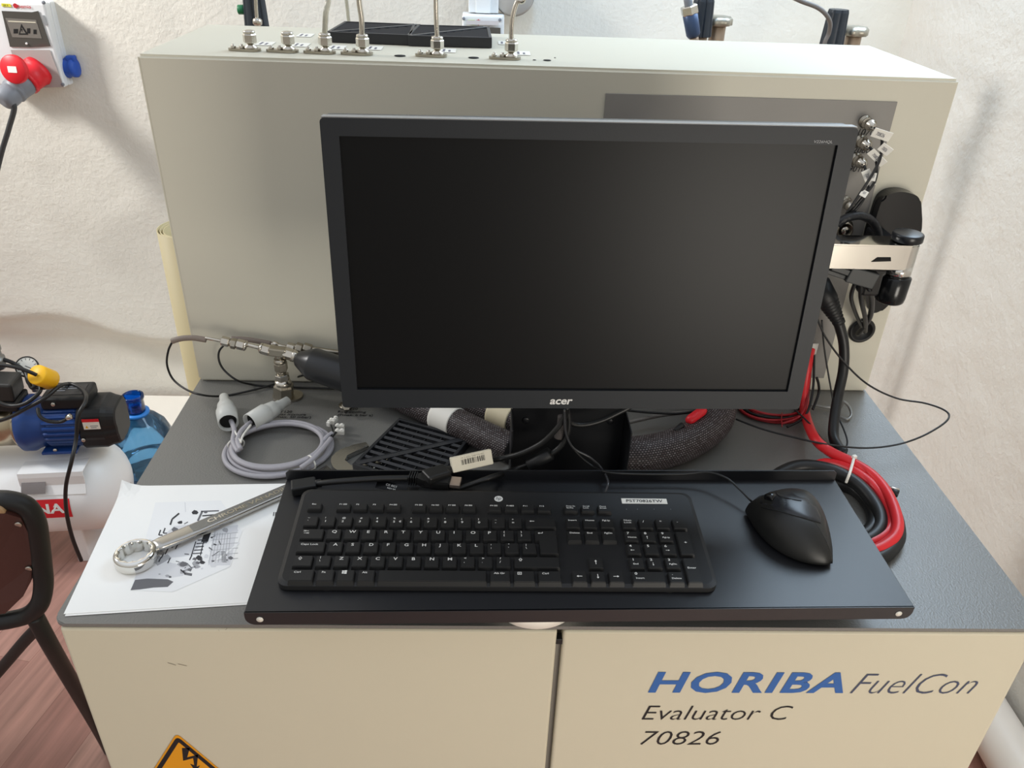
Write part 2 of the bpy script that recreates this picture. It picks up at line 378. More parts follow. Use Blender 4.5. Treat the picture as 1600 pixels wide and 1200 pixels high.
# ------------------------------------------------------------------ monitor
mw, mh = .511, .307
mc = V((.54387, .16487, .32862+T)); ax, ay, az = -.06342, -.00576, .0120
MR = Matrix.Rotation(az, 4, 'Z') @ Matrix.Rotation(ax, 4, 'X') @ Matrix.Rotation(ay, 4, 'Y'); MR.translation = mc
mon = thing('computer_monitor', 'large black widescreen monitor switched off in front of the beige enclosure', 'monitor', mc)
MF = MR @ Matrix.Rotation(PI/2, 4, 'X')          # local x right, y up, z towards the viewer
def mring(mbx, o, i, z0, z1, zi=None):
    zi = z1 if zi is None else zi
    N = len(o); vs = [MF @ V((x, y, z0)) for x, y in o]+[MF @ V((x, y, z1)) for x, y in o]+[MF @ V((x, y, z1)) for x, y in i]+[MF @ V((x, y, zi)) for x, y in i]
    fs = []
    for k in range(3): fs += [(k*N+j, k*N+(j+1) % N, (k+1)*N+(j+1) % N, (k+1)*N+j) for j in range(N)]
    mbx._add(vs, fs)
b = MB()
sw, sh_ = .4768, .2684; scx, scy = 0.0, .0005+.0025
mring(b, rrect(mw, mh, .004, 4), rrect(sw, sh_, .0005, 4, scx, scy), -.012, 0, -.0035)
b.build('bezel', mat('monitor_bezel', '#1f2226', .45, spec=.35, bump=.06, scale=900), mon)
b = MB(); b.prism(rrect(sw+.002, sh_+.002, .0005, 2, scx, scy), .002, MF @ Matrix.Translation((0, 0, -.0055)))
b.build('screen', mat('matte_dark_screen', '#07080a', .36, spec=.22), mon)
b = MB(); b.prism(rrect(mw-.001, mh-.001, .004, 4), .018, MF @ Matrix.Translation((0, 0, -.0305)))
b.prism(rrect(.36, .2, .02, 5), .02, MF @ Matrix.Translation((0, -.01, -.0495))); b.build('back_housing', mat('monitor_back', '#2a2b2c', .38), mon)
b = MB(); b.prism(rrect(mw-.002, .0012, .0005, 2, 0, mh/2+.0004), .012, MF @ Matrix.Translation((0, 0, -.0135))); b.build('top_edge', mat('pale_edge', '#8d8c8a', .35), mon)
b = MB(); fit_text(b, 'acer', MF, .0245, .0066, offset=.025, ext=.0004, x0=-.0275+.0, y0=-mh/2+.0052, shear_post=.2)
b.build('maker_lettering', mat('silver_print', '#d5d3cf', .4), mon)
b = MB(); fit_text(b, 'V226HQL', MF, .0185, .0030, ext=.0004, x0=.2135, y0=.1385, shear_post=.2)
b.build('model_lettering', mat('pale_print', '#a5a7a8', .5), mon)
b = MB()
for k in range(5): b = MB(); b.prism(rrect(.0165, .0022, .0008, 2, .128+.0195*k, -mh/2-.0006), .006, MF @ Matrix.Translation((0, 0, -.009))); b.build('button', BLACKP, mon)
# stand post behind the monitor
stt = thing('monitor_bracket', 'black folded steel bracket rising behind the keyboard tray under the monitor', 'bracket', (.5555, .3, T+.0006))
b = MB(); xa, xb = .4795, .629
b.span((xa+.002, .268, T+.0006), (xb-.002, .272, T+.30), bev=.0008)
b.build('back_plate', BLACKM, stt)
MB().span((xa, .220, T+.0006), (xa+.002, .272, T+.10), bev=.0006).build('side_flange', BLACKM, stt)
MB().span((xb-.002, .220, T+.0006), (xb, .272, T+.10), bev=.0006).build('side_flange', BLACKM, stt)
MB().span((xa+.002, .190, T+.0006), (xb-.002, .268, T+.0030)).build('foot_plate', BLACKM, stt)
MB().box((.5555, .24, T+.33), (.10, .056, .10), bev=.003).build('mount_block', BLACKM, stt)
b = MB()
for x in (xa+.02, xb-.02): b = MB(); b.cyl((x, .2685, T+.085), (x, .2655, T+.085), .0045); b.build('screw', BLACKM, stt)
# ------------------------------------------------------------------ keyboard tray
c = [P(378, 952, z=T+.053), P(1432, 944, z=T+.053), P(1300, 745, z=T+.053), P(455, 745, z=T+.053)]
tw = .6745; td = .2135; tang = math.radians(1.12)
TO = V((.2133, -.0335, T+.053)); TM = Matrix.Translation(TO) @ Matrix.Rotation(tang, 4, 'Z')
tr = thing('keyboard_tray', 'black sheet metal tray holding the keyboard and mouse over the cabinet edge', 'tray', TO)
b = MB(); rr = .010
b.box((0, 0, 0), (tw, td, .002), mtx=TM @ Matrix.Translation((tw/2, td/2, -.001)), bev=.0006); b.build('plate', TRAYM, tr)
b = MB()
pl = [(0, 0)]+[(0, -.0165+rr)]+[(rr-rr*math.cos(a), -.0165+rr-rr*math.sin(a)) for a in [PI/2*i/5 for i in range(1, 6)]]+[(tw-rr+rr*math.sin(a), -.0165+rr-rr*math.cos(a)) for a in [PI/2*i/5 for i in range(0, 6)]]+[(tw, 0)]
b.prism(pl, .002, TM @ Matrix.Rotation(PI/2, 4, 'X') @ Matrix.Translation((0, 0, -.0018)))
b.build('front_lip', TRAYM, tr)
b = MB(); pl = [(0, 0), (tw, 0), (tw, .010), (tw-.004, .0135), (.004, .0135), (0, .010)]
b.prism(pl, .002, TM @ Matrix.Rotation(PI/2, 4, 'X') @ Matrix.Translation((0, 0, -td))); b.build('rear_lip', TRAYM, tr)
b = MB()
for x in (.0145, tw-.0145): b = MB(); b.lathe([(.0034, 0), (.0034, .0004)], TM @ V((x, -.0004, -.0088)), TM.to_3x3() @ V((0, -1, 0)), seg=16); b.build('hole', mat('hole_light', '#d8d5cb', .6), tr)
for x_ in (.29, .39): b = MB(); b.box((0, 0, 0), (.02, .05, .0475), mtx=TM @ Matrix.Translation((x_, .16, -.0265))); b.build('support_leg', BLACKM, tr)
# ------------------------------------------------------------------ keyboard
KO = V((.2383, -.0042, T+.053)); KM = Matrix.Translation(KO) @ Matrix.Rotation(math.radians(.15), 4, 'Z')
kb = thing('computer_keyboard', 'wide black wired keyboard with white legends and number pad on the tray', 'keyboard', KO)
kw, kd = .4505, .1465
def khz(y): return .0085+.0075*y/kd            # top surface rises to the back
b = MB(); prof = rrect(kw, kd, .011, 6, kw/2, kd/2)
N = len(prof)
ins = [(kw/2+(x-kw/2)*(1-.004/kw*2), kd/2+(y-kd/2)*(1-.004/kd*2)) for x, y in prof]
vs = [KM @ V((x, y, .0012)) for x, y in prof]+[KM @ V((x, y, khz(y)-.0015)) for x, y in prof]+[KM @ V((x, y, khz(y))) for x, y in ins]
fs = [tuple(range(N))[::-1]]+[(k*N+j, k*N+(j+1) % N, (k+1)*N+(j+1) % N, (k+1)*N+j) for k in range(2) for j in range(N)]+[tuple(2*N+j for j in range(N))]
b._add(vs, fs); kbody = b.build('case', KBM, kb)
u = .01863
rows = {0: .1068, 1: .0830, 2: .0632, 3: .0441, 4: .0241, 5: .0045}
def ky(r): return rows[r]-KO.y
def key(x, yc, wd, dp, legs, name='key', poly=None):
    """x: left edge, yc: row centre; legs: (text, dx, dy, size)"""
    t_ = math.atan(.0075/kd); g = .0011
    x0_, x1_, y0_, y1_ = x+g, x+wd*u-g, yc-dp/2+.0007, yc+dp/2-.0007
    h = .0056
    base = [(x0_, y0_), (x1_, y0_), (x1_, y1_), (x0_, y1_)]; top = [(x0_+.0012, y0_+.0016), (x1_-.0012, y0_+.0016), (x1_-.0012, y1_-.0004), (x0_+.0012, y1_-.0004)]
    if poly:
        xs = x+.25*u; base = [(xs+g, y0_), (x1_, y0_), (x1_, y1_), (x0_, y1_), (x0_, y1_-.0165), (xs+g, y1_-.0165)]; top = [(xs+g+.0012, y0_+.0016), (x1_-.0012, y0_+.0016), (x1_-.0012, y1_-.0004), (x0_+.0012, y1_-.0004), (x0_+.0012, y1_-.0150), (xs+g+.0012, y1_-.0150)]
    k = MB(); n_ = len(base)
    v = [KM @ V((a, b_, khz(b_)-.0012)) for a, b_ in base]+[KM @ V((a, b_, khz(b_)+h-.0012)) for a, b_ in top]
    cx_, cy_ = sum(a for a, _ in top)/n_, sum(b_ for _, b_ in top)/n_
    f_ = [(j, (j+1) % n_, n_+(j+1) % n_, n_+j) for j in range(n_)]+[tuple(n_+j for j in range(n_))]
    k._add(v, f_)
    ed = [e for e in k.bm.edges if not e.is_boundary]
    bmesh.ops.bevel(k.bm, geom=ed, offset=.0006, segments=2, affect='EDGES')
    k.mi = 1
    ox, oy = top[0][0], top[-1][1] if not poly else top[3][1]
    if poly: ox = x0_+.0012
    for l in legs:
        txt, dx, dy, sz = l[:4]
        m_ = KM @ Matrix.Translation((ox+dx, oy-dy-sz*.72, khz(oy-dy)+h-.00085)) @ Matrix.Rotation(t_, 4, 'X')
        if txt[0] == '#': symbol(k, txt, m_, sz)
        else: k.text(txt, m_, size=sz, offset=.012, sx=1.25)
    o = k.build(name, [KEYM, WHITE], kb); return o
def arrow(k, m_, s_, ang):
    r_ = m_ @ Matrix.Translation((s_*.6, s_*.35, 0)) @ Matrix.Rotation(ang, 4, 'Z')
    k._add([r_ @ V(q) for q in ((-s_*.6, -s_*.07, 0), (s_*.2, -s_*.07, 0), (s_*.2, -s_*.28, 0), (s_*.6, 0, 0), (s_*.2, s_*.28, 0), (s_*.2, s_*.07, 0), (-s_*.6, s_*.07, 0))], [tuple(range(7))])
def symbol(k, t_, m_, s_):
    A = {'#left': PI, '#right': 0, '#up': PI/2, '#down': -PI/2}
    if t_ in A: arrow(k, m_, s_, A[t_])
    elif t_ == '#ret':
        arrow(k, m_, s_, PI); k._add([m_ @ V(q) for q in ((s_*1.08, s_*.3, 0), (s_*1.2, s_*.3, 0), (s_*1.2, s_*.75, 0), (s_*1.08, s_*.75, 0))], [(0, 1, 2, 3)])
    elif t_ == '#tab':
        arrow(k, m_ @ Matrix.Translation((0, s_*.55, 0)), s_, PI); arrow(k, m_ @ Matrix.Translation((0, -s_*.25, 0)), s_, 0)
        k._add([m_ @ V(q) for q in ((-s_*.12, s_*.6, 0), (-s_*.02, s_*.6, 0), (-s_*.02, s_*1.2, 0), (-s_*.12, s_*1.2, 0))], [(0, 1, 2, 3)])
        k._add([m_ @ V(q) for q in ((s_*1.22, -s_*.2, 0), (s_*1.32, -s_*.2, 0), (s_*1.32, s_*.4, 0), (s_*1.22, s_*.4, 0))], [(0, 1, 2, 3)])
    elif t_ == '#shift':
        o_ = [(0, .45), (.5, 1), (1, .45), (.72, .45), (.72, 0), (.28, 0), (.28, .45)]; i_ = [(.22, .53), (.5, .84), (.78, .53), (.6, .53), (.6, .1), (.4, .1), (.4, .53)]
        n_ = 7; k._add([m_ @ V((x*s_, y*s_, 0)) for x, y in o_]+[m_ @ V((x*s_, y*s_, 0)) for x, y in i_], [(j, (j+1) % n_, n_+(j+1) % n_, n_+j) for j in range(n_)])
    elif t_ == '#win':
        for x0_, x1_, y0_, y1_ in ((0, .45, 0, .44), (.52, 1.1, -.06, .44), (0, .45, .5, .92), (.52, 1.1, .5, 1.0)):
            k._add([m_ @ V((x*s_, y*s_, 0)) for x, y in ((x0_, y0_), (x1_, y0_), (x1_, y1_), (x0_, y1_))], [(0, 1, 2, 3)])
    elif t_ in ('#box', '#menu'):
        W_ = 1.5 if t_ == '#box' else .95
        o_ = [(0, 0), (W_, 0), (W_, .8), (0, .8)]; i_ = [(.12, .12), (W_-.12, .12), (W_-.12, .68), (.12, .68)]
        k._add([m_ @ V((x*s_, y*s_, 0)) for x, y in o_+i_], [(j, (j+1) % 4, 4+(j+1) % 4, 4+j) for j in range(4)])
        k._add([m_ @ V((x*s_, y*s_, 0)) for x, y in ((.3, .3), (W_-.3, .3), (W_-.3, .5), (.3, .5))], [(0, 1, 2, 3)])
ML = .0105                                    # left margin
B_, S_, XS = .0054, .0034, .0029
fdp = .0135
def fk(x, t_, box=False): key(x, ky(0), 1, fdp, [(t_, .0018, .0014, XS)]+([('#box', .0062, .0016, .0026)] if box else []))
key(ML, ky(0), 1, fdp, [('Esc', .0035, .0014, XS)])
for i, t_ in enumerate(('F1', 'F2', 'F3', 'F4')): fk(ML+(1.72+i*1.0)*u, t_, i in (0, 3))
for i, t_ in enumerate(('F5', 'F6', 'F7', 'F8')): fk(ML+(6.25+i)*u, t_, True)
for i, t_ in enumerate(('F9', 'F10', 'F11', 'F12')): fk(ML+(10.78+i)*u, t_, i < 2)
NX = ML+15.42*u; PXk = ML+18.75*u
for i, (a_, b_) in enumerate((('Print Sc', 'SysRq'), ('Scroll', 'Lock'), ('Pause', 'Break'))): key(NX+i*1.02*u, ky(0), 1, fdp, [(a_, .0016, .001, XS*.9), (b_, .0016, .0038, XS*.9)])
dp = .0182
r1 = [('~', '`'), ('!', '1'), ('@', '2'), ('#', '3'), ('$', '4'), ('%', '5'), ('^', '6'), ('&', '7'), ('*', '8'), ('(', '9'), (')', '0'), ('_', '-'), ('+', '=')]
for i, (a_, b_) in enumerate(r1): key(ML+i*u, ky(1), 1, dp, [((a_ if a_ != '#' else ' #'), .003, .0018, .0032), (b_, .003, .0066, .0042)]+([('€', .0095, .0066, .0036)] if b_ == '5' else []))
key(ML+13*u, ky(1), 2, dp, [('#left', .004, .004, .0045)])
key(ML, ky(2), 1.5, dp, [('#tab', .003, .0045, .004)])
for i, t_ in enumerate('QWERTYUIOP'): key(ML+(1.5+i)*u, ky(2), 1, dp, [(t_, .0045, .0024, B_)])
for i, (a_, b_) in enumerate((('{', '['), ('}', ']'))): key(ML+(11.5+i)*u, ky(2), 1, dp, [(a_, .003, .0016, .0034), (b_, .003, .0064, .0034)])
key(ML+13.5*u, (ky(2)+ky(3))/2, 1.5, dp+.0195, [('#ret', .003, .003, .0045)], poly=True)
key(ML, ky(3), 1.75, dp, [('Caps Lock', .003, .003, S_)])
for i, t_ in enumerate('ASDFGHJKL'): key(ML+(1.75+i)*u, ky(3), 1, dp, [(t_, .0045, .0024, B_)])
for i, (a_, b_) in enumerate(((':', ';'), ('"', "'"), ('|', '\\'))): key(ML+(10.75+i)*u, ky(3), 1, dp, [(a_, .003, .0016, .0034), (b_, .003, .0064, .0034)])
key(ML, ky(4), 1.25, dp, [('#shift', .004, .0035, .0045)])
key(ML+1.25*u, ky(4), 1, dp, [('|', .003, .0016, .0034), ('\\', .003, .0064, .0034)])
for i, t_ in enumerate('ZXCVBNM'): key(ML+(2.25+i)*u, ky(4), 1, dp, [(t_, .0045, .0024, B_)])
for i, (a_, b_) in enumerate((('<', ','), ('>', '.'), ('?', '/'))): key(ML+(9.25+i)*u, ky(4), 1, dp, [(a_, .003, .0016, .0038), (b_, .003, .0064, .0038)])
key(ML+12.25*u, ky(4), 2.75, dp, [('#shift', .004, .0035, .0045)])
for x_, w_, l_ in ((0, 1.5, 'Ctrl'), (1.5, 1.1, 'Fn'), (2.6, 1.1, '#win'), (3.7, 1.1, 'Alt'), (10.9, 1.3, 'Alt Gr'), (12.2, 1.35, '#menu'), (13.55, 1.45, 'Ctrl')):
    key(ML+x_*u, ky(5), w_, dp, [(l_, .0035, .0026, .0045 if l_[0] == '#' else S_)])
key(ML+4.8*u, ky(5), 6.1, dp, [], name='spacebar')
for r_, ls in ((1, ('Insert', 'Home', 'PgUp')), (2, ('Delete', 'End', 'PgDn'))):
    for i, t_ in enumerate(ls): key(NX+i*1.02*u, ky(r_), 1, dp, [(t_, .002, .0022, S_*.95)])
key(NX+1.02*u, ky(4), 1, dp, [('#up', .004, .0055, .005)])
for i, t_ in enumerate(('#left', '#down', '#right')): key(NX+i*1.02*u, ky(5), 1, dp, [(t_, .004, .0055, .005)])
def np_(c_, r_, w_, legs, hh=1, yy=None): return key(PXk+c_*1.02*u, ky(r_) if yy is None else yy, w_, dp if hh == 1 else dp+.0195, legs)
np_(0, 1, 1, [('Num', .002, .0015, S_), ('Lock', .002, .0050, S_)])
for i, t_ in enumerate(('/', '*', '-')): np_(1+i, 1, 1, [(t_, .004, .003, .0045)])
for r_, ls in ((2, (('7', 'Home'), ('8', '#up'), ('9', 'PgUp'))), (3, (('4', '#left'), ('5', ' '), ('6', '#right'))), (4, (('1', 'End'), ('2', '#down'), ('3', 'PgDn')))):
    for i, (a_, b_) in enumerate(ls): np_(i, r_, 1, [(a_, .0025, .0016, .0045), (b_, .003, .0082, .003 if b_[0] != '#' else .0036)])
np_(3, 2, 1, [('+', .006, .015, .005)], 2, (ky(2)+ky(3))/2)
np_(3, 4, 1, [('Enter', .0022, .013, S_)], 2, (ky(4)+ky(5))/2)
np_(0, 5, 2, [('0', .0025, .0016, .0045), ('Insert', .003, .0082, .003)])
np_(2, 5, 1, [('.', .003, .0016, .0045), ('Delete', .002, .0082, .003)])
def ktop(x, y, dz=.0004): return KM @ Matrix.Translation((x, y, khz(y)+dz)) @ Matrix.Rotation(math.atan(.0075/kd), 4, 'X')
q = KM.inverted() @ P(779, 780, z=T+.068)
b = MB(); mm = ktop(q.x, q.y); b._add([mm @ V((.0049*math.cos(a), .0049*math.sin(a), 0)) for a in [2*PI*i/32 for i in range(32)]], [tuple(range(32))])
b.mi = 1; fit_text(b, 'hp', mm, .0058, .0066, ext=.0003, x0=-.0036, y0=-.0034, shear_post=.25, offset=-.005)
b.build('maker_badge', [WHITE, INK], kb)['label'] = 'round white badge with slanted letters'
q0 = KM.inverted() @ P(972, 787, z=T+.068); q1 = KM.inverted() @ P(1042, 784, z=T+.068)
b = MB(); lw = q1.x-q0.x; mm = ktop(q0.x, q0.y-.0002); b.prism([(0, 0), (lw, 0), (lw, .0088), (0, .0088)], .0002, mm)
b.mi = 1; fit_text(b, 'PST70826TW', mm, lw*.80, .0046, ext=.0005, x0=lw*.1, y0=.0022, offset=.012)
b.build('inventory_label', [LABEL, INK], kb)['label'] = 'white strip label with black inventory code'
b = MB()
for px in (979, 996, 1022, 1048):
    q = KM.inverted() @ P(px, 795.5, z=T+.068); b = MB(); b.lathe([(.0006, 0), (.0005, .0002)], (ktop(q.x, q.y)).translation, seg=8); b.build('indicator_light', mat('indicator', '#777a78', .4), kb)
for x, y in ((.05, .006), (.4, .006), (.05, .135), (.4, .135)): b = MB(); b.lathe([(.006, 0), (.006, .0014)], KM @ V((x, y, .0001)), seg=12); b.build('rubber_foot', RUBBER, kb)
# ------------------------------------------------------------------ mouse
ZT = T+.053
F_ = V((.7585, .1425)); R_ = V((.828, .0525))
out_px = [(1166, 791), (1172, 781), (1188, 772), (1212, 767), (1238, 767), (1263, 774), (1283, 791), (1297, 815), (1305, 843), (1306, 862), (1302, 872), (1290, 875), (1262, 871), (1232, 860), (1205, 843), (1186, 824), (1174, 806)]
outl = []
for i, (px, py) in enumerate(out_px):
    hh = .012 if (i >= 10 or i == 0) else .020
    q = P(px, py, z=ZT+hh); outl.append(V((q.x, q.y)))
cen = V((sum(v.x for v in outl)/len(outl), sum(v.y for v in outl)/len(outl)))
axd = (R_-F_).normalized(); perp = V((-axd.y, axd.x))
def catmull(pts, n=6):
    o_ = []; N_ = len(pts)
    for i in range(N_):
        a, b_, c_, d_ = pts[i-1], pts[i], pts[(i+1) % N_], pts[(i+2) % N_]
        for k in range(n):
            t_ = k/n; o_.append(.5*((2*b_)+(c_-a)*t_+(2*a-5*b_+4*c_-d_)*t_*t_+(3*b_-a-3*c_+d_)*t_**3))
    return o_
OL = catmull(outl, 5)
ms = thing('computer_mouse', 'black sculpted computer mouse on the right end of the tray', 'mouse', (cen.x, cen.y, ZT))
def mz(p, s_):          # height at plan point p, s_ 0 centre .. 1 rim
    t_ = (p-F_).dot(axd)/(R_-F_).length
    peak = .020+.020*math.sin(PI*min(1, max(0, t_*.78+.14)))
    return peak*(1-s_**3.2)**.55
b = MB(); NR = 14; vs = [V((cen.x, cen.y, ZT+.003+mz(cen, 0)))]; fs = []; N = len(OL)
for j in range(1, NR+1):
    s_ = math.sin(PI/2*j/NR)
    for p in OL:
        q = cen+(p-cen)*s_; vs.append(V((q.x, q.y, ZT+.0045+mz(q, min(1, s_)))))
for i in range(N): fs.append((0, 1+i, 1+(i+1) % N))
for j in range(NR-1):
    for i in range(N): a = 1+j*N; fs.append((a+i, a+N+i, a+N+(i+1) % N, a+(i+1) % N))
a = 1+(NR-1)*N; k0 = len(vs)
for p in OL: q = cen+(p-cen)*.93; vs.append(V((q.x, q.y, ZT+.0012)))
for i in range(N): fs.append((a+i, k0+i, k0+(i+1) % N, a+(i+1) % N))
fs.append(tuple(k0+i for i in range(N)))
b._add(vs, fs, True); b.build('shell', mat('soft_black_shell', '#1b1b1a', .42, bump=.04, scale=900), ms)
def surf(q, dz=.0004):
    # find s_ for plan point q by ray to the outline
    d = q-cen; best = None
    if d.length < 1e-6: return V((q.x, q.y, ZT+.0045+mz(q, 0)+dz))
    dn = d.normalized(); bi = max(OL, key=lambda p: (p-cen).normalized().dot(dn))
    s_ = min(.999, d.length/(bi-cen).length); return V((q.x, q.y, ZT+.0045+mz(q, s_)+dz))
def msurf(px, py, dz=.0004):
    z = ZT+.03
    for _ in range(12):
        q = P(px, py, z=z); z = surf(V((q.x, q.y)), 0).z
    return V((q.x, q.y, z+dz))
# glossy button deck: patch following the shell
pa = [(1170, 787), (1186, 775), (1212, 769.5), (1238, 770), (1260, 778), (1276, 793), (1282, 806), (1283, 817)]
pb = [(1170, 788), (1190, 793), (1212, 797), (1232, 803), (1250, 808), (1264, 812), (1274, 815), (1282, 817.5)]
b = MB(); vs = []; fs = []; K = 9
pa3 = pa; pb3 = pb
for (x0_, y0_), (x1_, y1_) in zip(pa3, pb3):
    for k in range(K+1): t_ = k/K; vs.append(msurf(x0_+(x1_-x0_)*t_, y0_+(y1_-y0_)*t_, .0007 if 0 < k < K else .0001))
for i in range(len(pa)-1):
    for k in range(K): a = i*(K+1)+k; fs.append((a, a+1, a+K+2, a+K+1))
b._add(vs, fs, True); b.build('button_deck', mat('satin_black_buttons', '#232326', .3), ms)
b = MB(); b.tube([msurf(x, y, .0002) for x, y in pb], .0006, 6); b.tube([msurf(x, y, .0008) for x, y in ((1212, 770), (1218, 776), (1238, 781), (1252, 783))], .0004, 6)
b.build('seam', DARK, ms)
q = msurf(1204, 777, .001); b = MB(); b.cyl(q+V((-.0035, -.002, -.002)), q+V((.0035, .002, -.002)), .0062, seg=24); b.build('scroll_wheel', GLOSSB, ms)
# ------------------------------------------------------------------ tube fittings on the enclosure's top
def fitting(px, py, label, tube=None, tmat=None, tr_=.0032, big=1.0):
    q = P(px+3, py, z=TU); q.z = TU+.0006
    t = thing('tube_fitting', label, 'tube fitting', q, 'steel tube fittings on the enclosure top')
    m = Matrix.Translation(q)
    ob = [(.010*math.cos(a)+.006, .010*math.sin(a)) for a in [-PI/2+PI*i/12 for i in range(13)]]+[(.006*math.cos(a)-.0205, .006*math.sin(a)) for a in [PI/2+PI*i/12 for i in range(13)]]
    MB().prism(ob, .003, m).build('flange', BRUSH, t)
    for dx in (-.0195, -.0085):
        k = MB(); p0 = q+V((dx, -.001, .003)); k.nut(p0, p0+V((0, 0, .003)), .0036); k.lathe([(.0018, 0), (.0018, .005)], p0, seg=10); k.build('bolt', STEEL, t)
    c_ = q+V((.003, 0, .003))
    MB().lathe([(.0085, 0), (.0085, .002), (.0045, .0045), (.0040, .008)], c_).build('stem', STEEL, t)
    k = MB(); k.nut(c_+V((0, 0, .007)), c_+V((0, 0, .018)), .0088); k.lathe([(.0072, .018), (.0078, .0195), (.0074, .0215), (.004, .0225)], c_, seg=20); k.build('nut', STEEL, t)
    if tube:
        pts = [c_+V((0, 0, .02))]+[P(x, y, y=c_.y+dy) for x, y, dy in tube]
        e_ = pts[-1]; pts += [e_+V((0, .02, .15)), e_+V((0, .12, .32)), e_+V((0, .40, .42)), V((e_.x, YW-.01, e_.z+.44))]
        MB().tube(pts, tr_, 12).build('tube', tmat or STEEL, t)
CLEAR = mat('cloudy_clear_tube', '#d3d0c0', .15, trans=.55, spec=.6)
fitting(386, 80, 'first steel tube fitting from the left on the enclosure top, without a tube')
fitting(445, 82, 'second steel tube fitting from the left on the enclosure top, without a tube')
fitting(503, 84, 'steel tube fitting with a curved clear tube, left of the black grille', [(508, 40, 0), (509, 20, 0), (513, -25, .01)], CLEAR, .0036)
fitting(561, 86, 'steel tube fitting with a steel tube passing in front of the left grille', [(565, 30, 0), (561, 0, 0), (560, -40, 0)], STEEL, .0036)
fitting(677, 89, 'steel tube fitting with a straight steel tube in front of the right grille', [(682, 40, 0), (681, 0, 0), (681, -40, 0)], STEEL, .0032)
fitting(792, 93, 'rightmost steel tube fitting, its steel tube bending away to the right', [(799, 55, 0), (801, 28, 0), (808, 3, 0), (822, -20, .0)], STEEL, .0032)
b = MB(); q = P(546, 44, z=TU); e_ = P(539, -30, y=q.y); b.tube([q+V((0, .0, .0006)), P(543, 15, y=q.y), e_, e_+V((0, .02, .15)), e_+V((0, .12, .34)), e_+V((0, .40, .46)), V((e_.x, YW-.01, e_.z+.48))], .0028, 10)
tag(b.build('clear_tube', CLEAR), 'thin clear tube standing behind the left black grille', 'tube', loc=q)
# ------------------------------------------------------------------ black vent grilles
GRM = mat('grille_plastic', '#26272a', .42, bump=.05, scale=700)
def grille(m, sx, sy, th, label, slats=True, flip=False):
    t = thing('vent_grille', label, 'vent grille', m.translation, 'square black vent grilles')
    fr = MB(); e_ = .0045
    for x0_, x1_, y0_, y1_ in ((0, sx, 0, e_), (0, sx, sy-e_, sy), (0, e_, e_, sy-e_), (sx-e_, sx, e_, sy-e_)):
        fr.box((0, 0, 0), (x1_-x0_, y1_-y0_, th), mtx=m @ Matrix.Translation(((x0_+x1_)/2, (y0_+y1_)/2, th/2)), bev=.0008)
    fr.build('frame', GRM, t)
    k = MB(); k.box((0, 0, 0), (sx-2*e_, sy-2*e_, .001), mtx=m @ Matrix.Translation((sx/2, sy/2, .0015)))  # dark plate put in for the shade behind the open louvres
    k.build('shade_backing', mat('louvre_shade_black', '#131315', .9), t)
    k = MB(); n_ = 10
    for i in range(1, n_):
        y = sy*i/n_; k.box((0, 0, 0), (sx-2*e_, .0042, .0016), mtx=m @ Matrix.Translation((sx/2, y, th-.0022)) @ Matrix.Rotation(.45, 4, 'X'))
    for i in range(1, 6): k.box((0, 0, 0), (.0011, sy-2*e_, .0030), mtx=m @ Matrix.Translation((sx*i/6, sy/2, th-.0048)))
    k.build('louvres', GRM, t)
    k = MB(); ln = math.hypot(sx, sy)-.012; an = math.atan2(sy, sx)
    k.box((0, 0, 0), (ln, .0085, .0022), mtx=m @ Matrix.Translation((sx/2, sy/2, th-.0008)) @ Matrix.Rotation(an, 4, 'Z'), bev=.0005)
    k.box((0, 0, 0), (ln-.01, .0006, .0006), mtx=m @ Matrix.Translation((sx/2-.0022, sy/2+.0028, th+.0005)) @ Matrix.Rotation(an, 4, 'Z'))
    k.build('diagonal_bar', mat('grille_bar', '#2f3135', .32), t)
for (bl, br_, lab) in (((511, 66), (636, 71), 'left one of two black vent grilles lying on top of the enclosure'), ((638, 72), (770, 75.5), 'right one of two black vent grilles lying on top of the enclosure')):
    a = P(*bl, z=TU+.0006); c_ = P(*br_, z=TU+.0006); dx = (c_-a)
    grille(frame(a, (dx.x, dx.y, 0), (0, 1, 0)), .118, .120, .014, lab)
a = L(551, 737, .001); c_ = L(627, 661, .001); dy = (c_-a).normalized(); dx = V((dy.y, -dy.x, 0))
grille(frame(a, dx, dy), .115, .124, .013, 'black louvred vent grille lying on the grey cabinet top left of the bracket')
# ------------------------------------------------------------------ braided hoses
BRD = mat('braided_sleeve', '#2b2527', .5)
n = BRD.node_tree; bs = n.nodes['Principled BSDF']; uvn = n.nodes.new('ShaderNodeUVMap'); uvn.uv_map = 'UVMap'
bk = n.nodes.new('ShaderNodeTexBrick'); bk.inputs['Scale'].default_value = 1; bk.inputs['Brick Width'].default_value = .0036; bk.inputs['Row Height'].default_value = .0030
bk.inputs['Mortar Size'].default_value = .00095; bk.inputs['Mortar Smooth'].default_value = .4; bk.inputs['Color1'].default_value = lin('#8f8788'); bk.inputs['Color2'].default_value = lin('#51403f'); bk.inputs['Mortar'].default_value = lin('#1c1718')
bp = n.nodes.new('ShaderNodeBump'); bp.inputs['Strength'].default_value = .5; bp.inputs['Distance'].default_value = .001
n.links.new(uvn.outputs[0], bk.inputs[0]); n.links.new(bk.outputs[0], bs.inputs['Base Color']); n.links.new(bk.outputs[1], bp.inputs['Height']); bp.invert = True; n.links.new(bp.outputs[0], bs.inputs['Normal'])
